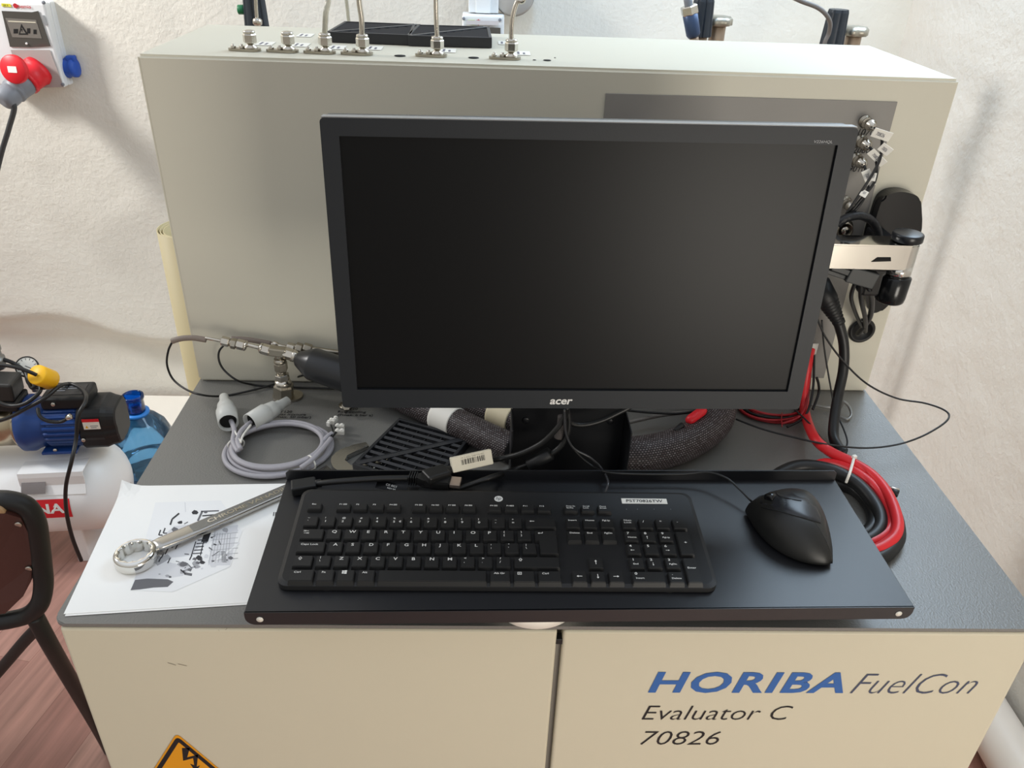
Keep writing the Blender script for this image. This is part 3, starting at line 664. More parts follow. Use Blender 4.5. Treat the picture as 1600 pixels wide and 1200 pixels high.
def spline(pts, n=8):
    pts = [V(p) for p in pts]; out = []; N = len(pts)
    for i in range(N-1):
        a, b_, c_, d_ = pts[max(i-1, 0)], pts[i], pts[i+1], pts[min(i+2, N-1)]
        for k in range(n):
            t_ = k/n; out.append(.5*((2*b_)+(c_-a)*t_+(2*a-5*b_+4*c_-d_)*t_*t_+(3*b_-a-3*c_+d_)*t_**3))
    return out+[pts[-1]]
def uvtube(mb, pts, r, seg=32):
    pts = spline(pts, 10); uvl = mb.bm.loops.layers.uv.new('UVMap'); up_ = None; rings = []; dist = 0; ds = []
    for i, p in enumerate(pts):
        t_ = (pts[min(i+1, len(pts)-1)]-pts[max(i-1, 0)]).normalized()
        if up_ is None: up_ = t_.orthogonal().normalized()
        up_ = (up_-t_*up_.dot(t_)).normalized(); sd = t_.cross(up_)
        rings.append([mb.bm.verts.new(p+(up_*math.cos(2*PI*k/seg)+sd*math.sin(2*PI*k/seg))*r) for k in range(seg)])
        if i: dist += (p-pts[i-1]).length
        ds.append(dist)
    for i in range(len(rings)-1):
        for k in range(seg):
            l_ = (k+1) % seg; f = mb.bm.faces.new((rings[i][k], rings[i][l_], rings[i+1][l_], rings[i+1][k])); f.smooth = True
            uv = [(ds[i], k), (ds[i], k+1), (ds[i+1], k+1), (ds[i+1], k)]
            for lp, (a_, b_) in zip(f.loops, uv): lp[uvl].uv = (a_, b_/seg*2*PI*r)
    for ring in (rings[0][::-1], rings[-1]): mb.bm.faces.new(ring)
    return pts
HR = .0208
hp_ = [L(600, 600, HR+.001), L(598, 602, HR+.001), L(622, 618, HR+.001), L(658, 636, HR), L(708, 658, HR), L(756, 681, HR), L(802, 702, HR)]
h1 = thing('braided_hose', 'thick braided black hose with a white tape band left of the bracket', 'hose', L(700, 670))
b = MB(); uvtube(b, hp_[1:], HR); b.build('sleeve', BRD, h1)
p_ = spline(hp_, 20); i0 = min(range(len(p_)), key=lambda i: (p_[i]-L(699, 654, HR)).length)
MB().tube(p_[i0-6:i0+7], HR+.0007, 32, smooth_path=False).build('tape_band', LABEL, h1)
h2 = thing('braided_hose', 'second braided hose with a cream tape band, half hidden behind the bracket and monitor', 'hose', L(760, 645))
hp2 = [L(650, 588, HR), L(700, 612, HR), L(745, 632, HR), L(790, 650, HR), L(835, 668, HR)]
b = MB(); uvtube(b, hp2, HR*.95); b.build('sleeve', BRD, h2)
p_ = spline(hp2, 20); i0 = min(range(len(p_)), key=lambda i: (p_[i]-L(786, 648, HR)).length)
MB().tube(p_[i0-7:i0+8], HR*.95+.0007, 32, smooth_path=False).build('tape_band', mat('cream_tape', '#ded2b2', .5), h2)
h3 = thing('braided_hose', 'thick braided black hose curving up right of the bracket under the monitor', 'hose', L(1050, 700))
HB = .0255
hp3 = [L(968, 711, HB), L(1000, 710, HB), L(1045, 701, HB), L(1085, 684, HB+.001), L(1113, 662, HB+.004), L(1122, 640, HB+.010), D(1122, 600, .43), D(1118, 540, .45), D(1116, 500, .48)]
b = MB(); uvtube(b, hp3, HB); b.build('sleeve', BRD, h3)
# ------------------------------------------------------------------ cables in the middle
def cable(name, pts, r, m, label, cat='cable', group=None, seg=10, loc=None):
    b = MB(); b.tube(pts, r, seg); o = b.build(name, m); tag(o, label, cat, group, loc=loc if loc is not None else V(pts[len(pts)//2])); return o
YM = .205
dp1 = thing('video_cable', 'black video cable hanging from the monitor with a white barcode tag', 'cable', L(735, 735))
b = MB(); pth = [D(886, 636, .20), D(882, 652, YM), D(868, 672, YM), D(845, 693, YM+.002), D(812, 709, YM+.004), D(780, 717, YM+.008), L(750, 722, .072), L(718, 731, .0715), L(700, 735, .071)]
b.tube(pth, .0034, 12); b.build('lead', RUBBER, dp1)
q0, q1 = L(705, 727, .0775), L(768, 713, .0775); ax_ = (q1-q0)
mm = frame(q0, ax_, (q1-q0).cross(CU).cross(q1-q0) if False else (CU-ax_.normalized()*CU.dot(ax_.normalized())))
b = MB(); ll = ax_.length; b.box((0, 0, 0), (ll, .0185, .0080), mtx=mm @ Matrix.Translation((ll/2, 0, 0)), bev=.0012); b.mi = 1
x_ = .012
random.seed(3)
while x_ < ll-.010:
    w_ = random.choice((.0006, .0006, .0011, .0016)); b._add([mm @ V(q) for q in ((x_, -.002, .0040), (x_+w_, -.002, .0040), (x_+w_, .0045, .0040), (x_, .0045, .0040))], [(0, 1, 2, 3)]); x_ += w_+random.choice((.0006, .0009))
fit_text(b, 'M12 0G1 5R4 C4 005', mm, ll-.022, .0018, ext=.0040, x0=.012, y0=.0055)
b.build('barcode_tag', [mat('cream_label', '#e7e0cb', .5), INK], dp1)
b = MB(); q0 = L(701, 735, .071); q1 = L(662, 747, .0735)
b.tube([L(708, 733, .071), L(701, 735, .071), L(694, 738, .071)], .0058, 14, rs=[.0045, .0055, .006]); 
mm = frame(q1, q0-q1, (q0-q1).cross(V((0, 0, -1)))); ll = (q0-q1).length
b.box((0, 0, 0), (ll*.9, .021, .011), mtx=mm @ Matrix.Translation((ll*.5, 0, 0)), bev=.003, seg=3); b.build('plug', RUBBER, dp1)
dp2 = thing('adapter_cable', 'black adapter cable lying across the tray rear edge, metal plug at its right end', 'cable', L(560, 760))
ZA = .066
b = MB(); b.tube([L(492, 756, .062), L(530, 752, .069), L(590, 748, .069), L(640, 747, .066), L(655, 747, .064)], .0036, 12); b.build('lead', RUBBER, dp2)
q0, q1 = L(455, 762, .061), L(494, 756, .062); mm = frame(q0, q1-q0, (q0-q1).cross(V((0, 0, -1)))*1)
ll = (q1-q0).length; b = MB(); b.box((0, 0, 0), (ll, .019, .012), mtx=mm @ Matrix.Translation((ll/2, 0, .001)), bev=.002); b.cyl(q1-(q1-q0)*.05, q1+(q1-q0)*.22, .0048); b.build('socket_housing', BLACKP, dp2)
q0, q1 = L(650, 748, .066), L(704, 753, .066); mm = frame(q0, q1-q0, (q0-q1).cross(V((0, 0, -1)))); ll = (q1-q0).length
b = MB(); b.prism([(0, -.0055), (.010, -.0065), (.020, -.0105), (ll, -.0105), (ll, .0105), (.020, .0105), (.010, .0065), (0, .0055)], .0105, mm @ Matrix.Translation((0, 0, -.005))); bmesh.ops.bevel(b.bm, geom=b.bm.edges[:], offset=.0015, segments=2, affect='EDGES')
for i in range(4): b.box((0, 0, 0), (.0014, .013, .012), mtx=mm @ Matrix.Translation((-.0015+.0028*i-.006, 0, 0)), bev=.0005)
b.build('plug', RUBBER, dp2)
b = MB(); b.box((0, 0, 0), (.0125, .0165, .0050), mtx=mm @ Matrix.Translation((ll+.006, 0, 0)), bev=.0006); b.mi = 1
for y_ in (-.004, .003): b.box((0, 0, 0), (.0016, .0016, .0003), mtx=mm @ Matrix.Translation((ll+.006, y_, .0027)))
b.build('metal_shell', [mat('pale_nickel', '#b9a99d', .35, .8), INK], dp2)
q0 = L(590, 752, .064); mm = frame(q0, L(636, 763, .060)-q0, V((.1, 1, .35)))
b = MB(); b.box((0, 0, 0), (.037, .0115, .0008), mtx=mm @ Matrix.Translation((.0185, -.003, 0))); b.mi = 1
fit_text(b, 'CE 0G1', mm, .013, .0028, ext=.0006, x0=.011, y0=-.003); fit_text(b, 'REV 05', mm, .010, .0020, ext=.0006, x0=.014, y0=-.0068)
b.build('tag', [GLOSSB, WHITE], dp2)
pc = thing('power_cable', 'black cable with a ferrite bead running left behind the keyboard', 'cable', L(800, 738))
b = MB(); pth = [D(886, 640, .212), D(889, 660, .212), D(884, 685, .21), D(866, 706, .208), D(828, 724, .206), D(800, 735, .204), L(770, 745, .068), L(735, 757, .060), L(712, 765, .057)]
b.tube(pth, .0034, 12); b.build('lead', RUBBER, pc)
b = MB(); b.cyl(D(826, 727, .206), D(861, 708, .206), .0085, seg=20); b.build('ferrite_bead', BLACKP, pc)
q0, q1 = L(716, 764, .0575), L(655, 771, .057); mm = frame(q0, q1-q0, (q1-q0).cross(V((0, 0, -1)))); ll = (q1-q0).length
b = MB(); b.prism([(0, -.004), (.014, -.006), (ll, -.009), (ll, .009), (.014, .006), (0, .004)], .0065, mm @ Matrix.Translation((0, 0, -.0035))); bmesh.ops.bevel(b.bm, geom=b.bm.edges[:], offset=.001, segments=2, affect='EDGES')
for i in range(4): b.cyl(q0+(q1-q0)*(.02+.05*i), q0+(q1-q0)*(.045+.05*i), .0045)
b.build('plug', BLACKP, pc)
cable('cable_sleeve', [D(878, 650, .214), D(876, 668, .213), D(872, 684, .212)], .0052, BRD if False else mat('mesh_sleeve', '#4a4543', .6, bump=.8, scale=900, var=.6, vscale=700), 'short mesh sleeve around the cables hanging below the monitor', 'cable sleeve')
cable('monitor_cable', [D(884, 648, .225), D(890, 660, .228), D(910, 664, .232), D(940, 657, .238), D(970, 643, .245), D(1000, 628, .25)], .0034, RUBBER, 'black cable curving right below the monitor in front of the bracket')
cable('keyboard_cable', [D(882, 640, .196), D(884, 675, .198), D(896, 700, .2), D(922, 715, .2), D(940, 732, .2), L(950, 752, .068), L(946, 768, .064), L(942, 775, .062)], .0014, mat('glossy_cable', '#3c3c3e', .2), 'thin glossy keyboard cable dropping onto the back of the keyboard', seg=8)
cable('mouse_cable', [D(884, 645, .203), D(886, 680, .206), D(899, 705, .206), D(925, 728, .203), L(950, 738, .068), L(1000, 741, .0675), L(1065, 741, .0675), L(1105, 738, .072), L(1135, 747, .074), L(1155, 764, .07), L(1172, 781, .066), msurf(1176, 786)], .0014, RUBBER, 'thin black mouse cable running behind the keyboard to the mouse', seg=8)
cable('grey_cable', [L(968, 664, .02), L(1000, 656, .02), L(1040, 648, .022), L(1085, 643, .03)], .0028, mat('dim_grey_cable', '#77736e', .5), 'straight grey cable between bracket and curved braided hose')
cable('black_cable', [L(968, 640, .03), L(1020, 645, .03), L(1060, 646, .03), L(1095, 640, .035)], .0018, RUBBER, 'short thin black cable under the monitor above the grey cable')
rp_ = thing('banana_plug', 'red banana plug with black tip resting on the curved braided hose', 'plug', L(1080, 655, .04))
b = MB(); b.lathe([(.0055, 0), (.0068, .004), (.0068, .030), (.0050, .036)], L(1100, 640, .058), L(1063, 667, .052)-L(1100, 640, .058), 18); b.build('body', REDP, rp_)
b = MB(); q0 = L(1066, 664, .0525); q1 = L(1054, 673, .0505); b.cyl(q0, q1, .0042, .0028); b.build('tip', BLACKP, rp_)
# ------------------------------------------------------------------ leads and cables on the right
c0 = L(1207, 640); random.seed(5)
LEADR = mat('dark_red_lead', '#a8242b', .4)
for k in range(7):
    rx, ry = .052-.0045*(k % 4)+.002*(k//4), .040-.0042*(k % 4)+.002*(k//4)
    rot = .15+.1*math.sin(k*2.1); pts = []
    z0 = .0022+.0030*(k//2)
    for i in range(16):
        a = 2*PI*i/16; x = rx*math.cos(a); y = ry*math.sin(a); pts.append(c0+V((x*math.cos(rot)-y*math.sin(rot)+.002*math.sin(k), x*math.sin(rot)+y*math.cos(rot), z0+.0012*math.sin(a*2+k))))
    b = MB(); b.tube(pts, .0019, 8, closed=True); tag(b.build('test_lead', LEADR if k % 2 == 0 else RUBBER), ('red' if k % 2 == 0 else 'black')+' test lead wound in the flat coil under the monitor right corner', 'lead', 'red test leads in the coil' if k % 2 == 0 else 'black test leads in the coil', loc=c0)
for k, pts in enumerate(([L(1222, 662, .012), L(1250, 650, .02), D(1262, 620, .42), D(1268, 560, .45)], [L(1230, 667, .012), L(1258, 650, .02), D(1270, 610, .42), D(1272, 555, .45)])):
    cable('test_lead', pts, .0019, RUBBER if k else LEADR, ('black' if k else 'red')+' test lead rising beside the monitor edge', 'lead', seg=8)
b = MB(); b.tube([L(1222, 667, .013), L(1221, 655, .017), L(1222, 645, .013)], .0008, 6); tag(b.build('cable_tie', LEADR), 'small red tie around the red and black lead coil', 'cable tie')
RC = .0072
cable('power_cable', [D(1266, 545, .46), D(1262, 570, .445), D(1257, 610, .43), D(1258, 645, .405), L(1272, 683, .030), L(1296, 705, .026), L(1330, 722, .026), L(1362, 742, .026), L(1386, 770, .026), L(1400, 803, .024), L(1402, 828, .020), L(1390, 846, .016), L(1364, 860, .014), L(1325, 862, .012)], RC, RED, 'thick red power cable from the panel into the coil beside the tray', group='thick red power cables', loc=L(1300, 712))
cable('power_cable', [L(1240, 742, .006), L(1266, 732, .008), L(1292, 724, .015), L(1330, 735, .023), L(1362, 757, .022), L(1384, 787, .018), L(1392, 815, .014), L(1384, 834, .011), L(1360, 848, .010), L(1325, 852, .008)], RC, RED, 'inner thick red cable of the coil, its end taped yellow', group='thick red power cables', loc=L(1330, 740))
RB = .0088
cable('power_cable', [L(1175, 775, .010), L(1198, 757, .012), L(1222, 738, .020), L(1255, 728, .026), L(1300, 735, .028), L(1340, 757, .024), L(1368, 790, .018), L(1376, 818, .014), L(1364, 838, .011), L(1340, 848, .010), L(1300, 850, .010)], RB, RUBBER, 'thick black power cable on the inner side of the coil', group='thick black power cables', loc=L(1300, 745))
cable('power_cable', [L(1250, 760, .009), L(1290, 752, .009), L(1330, 762, .009), L(1355, 785, .009), L(1366, 812, .0088), L(1355, 833, .009), L(1330, 842, .009)], RB, RUBBER, 'lower thick black cable showing inside the coil', group='thick black power cables', loc=L(1340, 770))
cable('power_cable', [L(1340, 752, .010), L(1372, 772, .010), L(1396, 800, .010), L(1404, 830, .0088), L(1398, 852, .0088), L(1378, 870, .0088), L(1350, 876, .0088), L(1320, 870, .0088)], RB, RUBBER, 'outermost thick black cable of the coil, low against the cabinet top', group='thick black power cables', loc=L(1390, 800))
b = MB(); b.cyl(L(1230, 748, .010), L(1262, 740, .011), .0078); tag(b.build('yellow_tape', YEL), 'yellow tape band on the cable end behind the tray', 'tape', loc=L(1248, 737))
b = MB(); b.cyl(L(1256, 752, .006), L(1274, 749, .006), .006); tag(b.build('end_plug', LABEL), 'small white cable cap behind the tray rear edge', 'cap', loc=L(1265, 750))
ct = thing('cable_tie', 'white cable tie around the thick red and black cables', 'cable tie', L(1330, 730, .02))
MB().tube([L(1334, 717, .038), L(1331, 728, .040), L(1327, 741, .038), L(1322, 754, .026)], .0018, 8).build('strap', LABEL, ct)
MB().box(L(1335, 714, .036), (.006, .005, .005), rot=(0, 0, .3), bev=.001).build('head', LABEL, ct)
lg = thing('cable_lug', 'bare metal cable lug beside the outer black cable', 'cable lug', L(1398, 770))
MB().cyl(L(1390, 762, .010), L(1405, 766, .010), .0022).build('pin', STEEL, lg)
MB().cyl(L(1393, 768, .008), L(1404, 772, .008), .005).build('sleeve', RUBBER, lg)
tc_ = thing('connector_cable', 'thick black cable with ribbed boot dropping from the panel to the cabinet top', 'cable', L(1303, 690))
MB().tube([D(1309, 500, .43), D(1318, 535, .425), D(1318, 575, .415), D(1309, 620, .395), L(1303, 660, .025), L(1303, 685, .012), L(1313, 703, .008), L(1320, 708, .0075)], .0075, 14).build('lead', RUBBER, tc_)
q0, q1 = D(1284, 452, .445), D(1312, 506, .43); dd = (q1-q0); pf = [(.0155, -.01), (.0155, .3*dd.length)]
for i in range(7): h_ = dd.length*(.32+.085*i); r_ = .0150-.0009*i; pf += [(r_, h_), (r_-.001, h_+.003), (r_-.0004, h_+.0045)]
b = MB(); b.lathe(pf+[(.0085, dd.length)], q0, dd, 24); b.build('boot', BLACKP, tc_)
TW = mat('braided_wire', '#1b1b1c', .4, bump=.6, scale=900)
cable('thin_wire', [D(1276, 495, .42), D(1290, 527, .41), D(1318, 565, .40), D(1355, 600, .40), D(1400, 622, .40), D(1445, 630, .385), D(1474, 640, .37), D(1483, 650, .355), D(1473, 663, .34), D(1440, 682, .325), D(1400, 695, .31), D(1350, 700, .305), L(1290, 694, .034), L(1235, 682, .032), L(1190, 670, .03), L(1150, 655, .028)], .0014, TW, 'thin black wire making a wide loop out over the right cabinet edge', 'wire', seg=8)
cable('thin_wire', [D(1284, 500, .43), D(1288, 545, .42), D(1297, 600, .40), D(1305, 640, .385), L(1318, 670, .018), L(1324, 690, .01), L(1319, 703, .008), L(1305, 703, .02), L(1288, 690, .03), L(1265, 662, .03), L(1240, 638, .03)], .0013, TW, 'thin black wire hanging in a narrow loop beside the ribbed boot cable', 'wire', seg=8)
cable('thin_wire', [D(1276, 590, .42), D(1279, 600, .42), D(1279, 615, .42), D(1270, 640, .40)], .002, RUBBER, 'short black wire beside the thick red cable', 'wire', seg=8)
cable('bent_rod', [L(1262, 631, .006), L(1290, 636, .006), L(1312, 637, .007), L(1322, 629, .012), L(1309, 628, .016), L(1322, 633, .014), L(1329, 645, .009), L(1331, 651, .006), L(1322, 656, .004), L(1312, 652, .004)][:3]+[L(1318, 628, .018), L(1327, 636, .013), L(1330, 648, .007), L(1324, 655, .004), L(1312, 651, .004)], .0022, mat('grey_rod', '#8a8985', .35, .5), 'grey rod bent into a hook behind the thick black cable', 'rod', seg=10)
# ------------------------------------------------------------------ panel connectors
def bnc(px, py, label, cabpts, flags, kind=0):
    q = D(px, py, D1-.003); t = thing('coaxial_connector', label, 'connector', q, 'coaxial connectors on the grey panel')
    MB().lathe([(.0085, 0), (.0085, .002), (.0062, .0025), (.0062, .008)], q, (0, -1, 0), 20).build('socket', BRUSH, t)
    MB().lathe([(.0058, .008), (.0076, .009), (.0076, .011), (.0066, .012), (.0066, .018), (.0074, .019), (.0074, .022), (.005, .024), (.0045, .030)], q, (0, -1, 0), 20).build('plug', STEEL, t)
    if cabpts:
        MB().tube([q+V((0, -.028, 0))]+cabpts, .0019, 8).build('lead', RUBBER, t)
    for (x0_, y0_, x1_, y1_, wd, yy) in flags:
        a, c_ = D(x0_, y0_, yy), D(x1_, y1_, yy-.004); d_ = c_-a; mm = frame(a, d_, V((0, -.3, 1)) if abs(d_.x) > abs(d_.z) else V((1, -.3, 0)))
        k = MB(); k.box((0, 0, 0), (d_.length, wd, .0012), mtx=mm @ Matrix.Translation((d_.length/2, 0, 0)), bev=.0004)
        k.mi = 1; mt = mm if mm.to_3x3().col[2].dot(V((0, -1, 0))) > 0 else mm @ Matrix.Rotation(PI, 4, 'X')
        fit_text(k, '70826', mt, d_.length*.45, wd*.4, ext=.0012, x0=d_.length*.2, y0=-wd*.2)
        k.build('cable_flag', [LABEL, mat('grey_ink', '#6f6e78', .6)], t)
bnc(1351, 190, 'coaxial connector at the top of the row on the grey panel', [D(1377, 213, .455), D(1377, 235, .45), D(1372, 256, .445), D(1352, 290, .44), D(1322, 335, .44)], [(1364, 206, 1392, 215, .0130, .452), (1376, 228, 1391, 239, .0120, .445)])
bnc(1344, 220, 'coaxial connector second from the top on the grey panel', [D(1366, 240, .455), D(1370, 262, .45), D(1366, 285, .445), D(1345, 312, .44), D(1324, 338, .44)], [(1360, 236, 1381, 257, .0110, .452), (1366, 270, 1363, 283, .007, .445)])
bnc(1337, 248, 'coaxial connector third from the top on the grey panel', [D(1353, 268, .455), D(1357, 290, .45), D(1345, 318, .44), D(1322, 342, .44)], [(1352, 266, 1362, 291, .0110, .452), (1353, 298, 1347, 307, .009, .438)])
bnc(1320, 315, 'lowest coaxial connector on the grey panel above the chrome arm', [D(1336, 330, .45), D(1325, 345, .44)], [])
b = MB(); q = D(1316, 356, D1-.003); ps = thing('panel_socket', 'round metal socket on the grey panel just above the chrome arm', 'socket', q)
MB().lathe([(.0145, 0), (.0145, .003), (.0115, .004), (.0110, .012), (.0095, .012), (.0090, .006)], q, (0, -1, 0), 28).build('ring', BRUSH, ps)
MB().lathe([(.0055, .006), (.0055, .013)], q, (0, -1, 0), 20).build('centre_pin', STEEL, ps)
cable('corrugated_cable', [D(1308, 352, .43), D(1322, 341, .43), D(1345, 337, .435), D(1362, 345, .44), D(1371, 360, .44), D(1373, 380, .44)], .0058, mat('corrugated_black', '#1e1f22', .4, bump=1, scale=300), 'black corrugated cable arching over the chrome arm')
# ------------------------------------------------------------------ monitor arm
arm = thing('monitor_mount', 'chrome monitor arm with black knob and black wall shield right of the monitor', 'monitor arm', D(1405, 420, .40))
ya = .385
e0 = D(1410, 398, ya); zt = D(1390, 376, ya).z; zb = D(1390, 421, ya-.016).z
b = MB(); hw = .0175; xs = .72
pl = [(xs, -hw)]+[(e0.x+hw*math.sin(a), -hw*math.cos(a)) for a in [PI*i/14 for i in range(15)]]+[(xs, hw)]
b.prism(pl, zt-zb, Matrix.Translation((0, ya, zb))); bmesh.ops.bevel(b.bm, geom=[e for e in b.bm.edges if abs(e.verts[0].co.z-e.verts[1].co.z) < 1e-6], offset=.002, segments=2, affect='EDGES')
b.lathe([(hw, -.014), (hw, .002)], (e0.x, ya, zb), (0, 0, 1), 28)
b.build('arm_bar', CHROME, arm)
MB().box((.66, ya-.065, (zt+zb)/2), (.22, .024, .028), rot=(0, 0, .62), bev=.003).build('link_arm', BLACKM, arm)
MB().span((.50, .215, zb-.03), (.60, .262, zt+.03), bev=.004).build('mount_plate', BLACKM, arm)
b = MB(); sl = [(D(1361, 409, ya-hw).x, D(1361, 409, ya-hw).z), (D(1392, 408, ya-hw).x, D(1392, 408, ya-hw).z), (D(1392, 401, ya-hw).x, D(1392, 402, ya-hw).z), (D(1371, 402, ya-hw).x, D(1371, 402, ya-hw).z)]
b.prism([(x, z) for x, z in sl], .0006, frame((0, ya-hw-.0001, 0), (1, 0, 0), (0, 0, 1))); b.build('slot', DARK, arm)
b = MB(); b.lathe([(.0185, .0), (.0195, .001), (.0195, .0085), (.0188, .0100), (.0165, .0104), (.002, .0106)], (e0.x, ya, zt+.001), (0, 0, 1), 32); b.build('knob', mat('satin_black_knob', '#17191d', .3), arm)
b = MB(); b.lathe([(.0165, -.052), (.0185, -.050), (.0195, -.044), (.0200, -.016), (.0175, -.0135)], (e0.x, ya, zb), (0, 0, 1), 28)
b.span((e0.x-.042, ya-.004, zb-.045), (e0.x, ya+.020, zb-.004), bev=.004); b.build('lower_pivot', GLOSSB, arm)
b = MB(); yf = D1-.001
sp_ = [(1440, 384), (1439, 330), (1436, 310), (1424, 302), (1406, 299), (1388, 303), (1376, 315), (1366, 345), (1358, 372), (1352, 420), (1352, 470), (1362, 488), (1378, 484), (1400, 460), (1428, 415)]
pp = [D(x, y, D1-.020) for x, y in sp_]; b.prism([(p.x, p.z) for p in pp][::-1], .036, frame((0, D1-.0006, 0), (1, 0, 0), (0, 0, 1)).copy()) if False else None
pts2 = []
for i in range(len(pp)):
    a0, a1, a2, a3 = pp[i-1], pp[i], pp[(i+1) % len(pp)], pp[(i+2) % len(pp)]
    for k in range(4): t_ = k/4; v_ = .5*((2*a1)+(a2-a0)*t_+(2*a0-5*a1+4*a2-a3)*t_*t_+(3*a1-a0-3*a2+a3)*t_**3); pts2.append((min(v_.x, W-.003), v_.z))
m_ = Matrix(((1, 0, 0, 0), (0, 0, -1, D1-.0008), (0, 1, 0, 0), (0, 0, 0, 1))); b.prism(pts2, .022, m_)
bmesh.ops.bevel(b.bm, geom=[e for e in b.bm.edges if all(v.co.y < D1-.02 for v in e.verts)], offset=.0025, segments=2, affect='EDGES'); b.build('shield', GLOSSB, arm)
b = MB(); b.span((e0.x-.012, ya+.01, zb-.04), (e0.x+.012, D1-.015, zb+.02), bev=.003); b.build('hinge_block', BLACKM, arm)
b = MB(); q = D(1345, 432, ya-.01); b.box(q, (.040, .014, .022), rot=(0, .25, 0), bev=.0015); b.box(D(1322, 424, ya-.01), (.045, .010, .008), rot=(0, .3, 0), bev=.001); b.box(D(1318, 432, ya-.008), (.055, .008, .006), rot=(0, .3, 0), bev=.001); b.build('cable_clip', mat('dark_grey_plastic', '#3a3c3c', .4), arm)
gr = thing('cable_grommet', 'round black cable grommet in the enclosure front below the chrome arm', 'grommet', D(1346, 516, D1))
MB().lathe([(.0195, 0), (.0205, .002), (.018, .004), (.015, .0042), (.0148, .0015)], D(1346, 516, D1-.0008), (0, -1, 0), 32).build('ring', RUBBER, gr)
MB().lathe([(.0148, 0), (.0148, .001)], D(1346, 516, D1-.0008), (0, -1, 0), 32).build('opening', DARK, gr)
for k, pts in enumerate(([(1336, 442, .375), (1330, 465, .40), (1338, 492, .44), (1350, 516, .475)], [(1345, 444, .375), (1346, 470, .40), (1352, 498, .44), (1352, 518, .48)], [(1357, 446, .375), (1362, 470, .41), (1358, 498, .45), (1340, 522, .48)])):
    cable('black_cable', [D(*p) for p in pts], .0028+.0006*k, RUBBER, ('leftmost', 'middle', 'rightmost')[k]+' black cable from the arm clip down into the grommet', group='cables entering the grommet', loc=D(*pts[1]))
q = D(1271, 545, D1-.012); b = MB(); b.box(q, (.012, .002, .018), bev=.0004); tag(b.build('small_tag', LABEL), 'small white tag showing beside the monitor lower right edge', 'tag', loc=q)
# tape roll between tray and cabinet top
q = L(838, 935, .003); tr_ = thing('tape_roll', 'white tape roll peeking out under the front edge of the tray', 'tape roll', q)
cc = V((L(838, 975, .003).x, .047, T+.001))
b = MB(); R1, R2 = .052, .030; prof_ = [(R2, 0), (R1, 0), (R1, .019), (R2, .019), (R2, 0)]; b.lathe(prof_, cc, seg=64, caps=False); b.build('tape', LABEL, tr_)
# ------------------------------------------------------------------ papers and wrench
PZ = .0011
def sheet(c4, z, label, img=False, curl=True):
    """c4: bl, br, tr, tl world corners"""
    b = MB(); nx, ny = 24, 18; vs = []
    def pt(u_, v_):
        p = (c4[0]*(1-u_)+c4[1]*u_)*(1-v_)+(c4[3]*(1-u_)+c4[2]*u_)*v_
        k = max(0, 1-math.hypot((1-v_)*1.0, u_*1.5)/.16) if curl else 0
        return V((p.x, p.y, z+.010*k*k))
    for j in range(ny+1):
        for i in range(nx+1): vs.append(pt(i/nx, j/ny))
    fs = [(j*(nx+1)+i, j*(nx+1)+i+1, (j+1)*(nx+1)+i+1, (j+1)*(nx+1)+i) for j in range(ny) for i in range(nx)]
    n0 = len(vs); vs2 = vs+[v-V((0, 0, .0003)) for v in vs]
    fs2 = fs+[tuple(n0+k for k in f[::-1]) for f in fs]
    rim = [i for i in range(nx+1)]+[(j)*(nx+1)+nx for j in range(1, ny+1)]+[ny*(nx+1)+i for i in range(nx-1, -1, -1)]+[j*(nx+1) for j in range(ny-1, 0, -1)]
    fs2 += [(rim[k], rim[(k+1) % len(rim)], n0+rim[(k+1) % len(rim)], n0+rim[k]) for k in range(len(rim))]
    b._add(vs2, fs2); root = V((c4[0].x, c4[0].y, z))
    return b, root
q_bl, q_br, q_tl, q_tr = L(100, 961), L(386, 943), L(193, 761), L(452, 757)
q_br = q_bl+(q_br-q_bl).normalized()*.28; q_tr = q_tl+(q_tr-q_tl).normalized()*.27
sh2 = [q+V((.002, -.0022, 0)) for q in (q_bl, q_br, q_tr, q_tl)]
b, r_ = sheet(sh2, T+.0009, ''); o = b.build('paper_sheet', PAPER); tag(o, 'lower white paper sheet, only its edge showing under the printed one', 'paper', 'paper sheets under the wrench', loc=r_)
b, r_ = sheet([q_bl, q_br, q_tr, q_tl], T+.0016, '')
pr_ = thing('paper_sheet', 'white paper sheet with a grey printed machine photo, lying under the large wrench', 'paper', r_, 'paper sheets under the wrench')
b.build('sheet', PAPER, pr_)
b = MB(); ZP = T+.0019
tones = ['#f5f5f4', '#dedee0', '#a9a9ac', '#6d6d70', '#3a3a3d', '#222225']
tm = [mat('print_tone_'+w_, c_, .7) for w_, c_ in zip(('pale', 'light', 'mid', 'grey', 'dark', 'black'), tones)]
def pp_(t_, *pts, dz=0):
    b.mi = t_; b._add([P(x, y, z=ZP+dz*.00004+t_*.000012) for x, y in pts], [tuple(range(len(pts)))])
def ln_(t_, x0_, y0_, x1_, y1_, w_=1.2):
    d = V((x1_-x0_, y1_-y0_)).normalized(); n_ = V((-d.y, d.x))*w_/2; pp_(t_, (x0_+n_.x, y0_+n_.y), (x1_+n_.x, y1_+n_.y), (x1_-n_.x, y1_-n_.y), (x0_-n_.x, y0_-n_.y), dz=3)
pp_(0, (243, 785), (345, 782), (378, 830), (360, 885), (270, 925), (205, 922))
pp_(1, (272, 822), (310, 818), (318, 845), (300, 868), (262, 872), (240, 850)); pp_(1, (335, 825), (372, 820), (360, 883), (325, 884))
pp_(1, (215, 888), (240, 870), (270, 880), (300, 888), (285, 900), (250, 905), (210, 906))
pp_(3, (204, 922), (211, 906), (230, 904), (262, 905), (271, 909), (262, 917), (240, 918), (218, 921), dz=2)
pp_(2, (238, 874), (262, 866), (268, 872), (246, 884), dz=1)
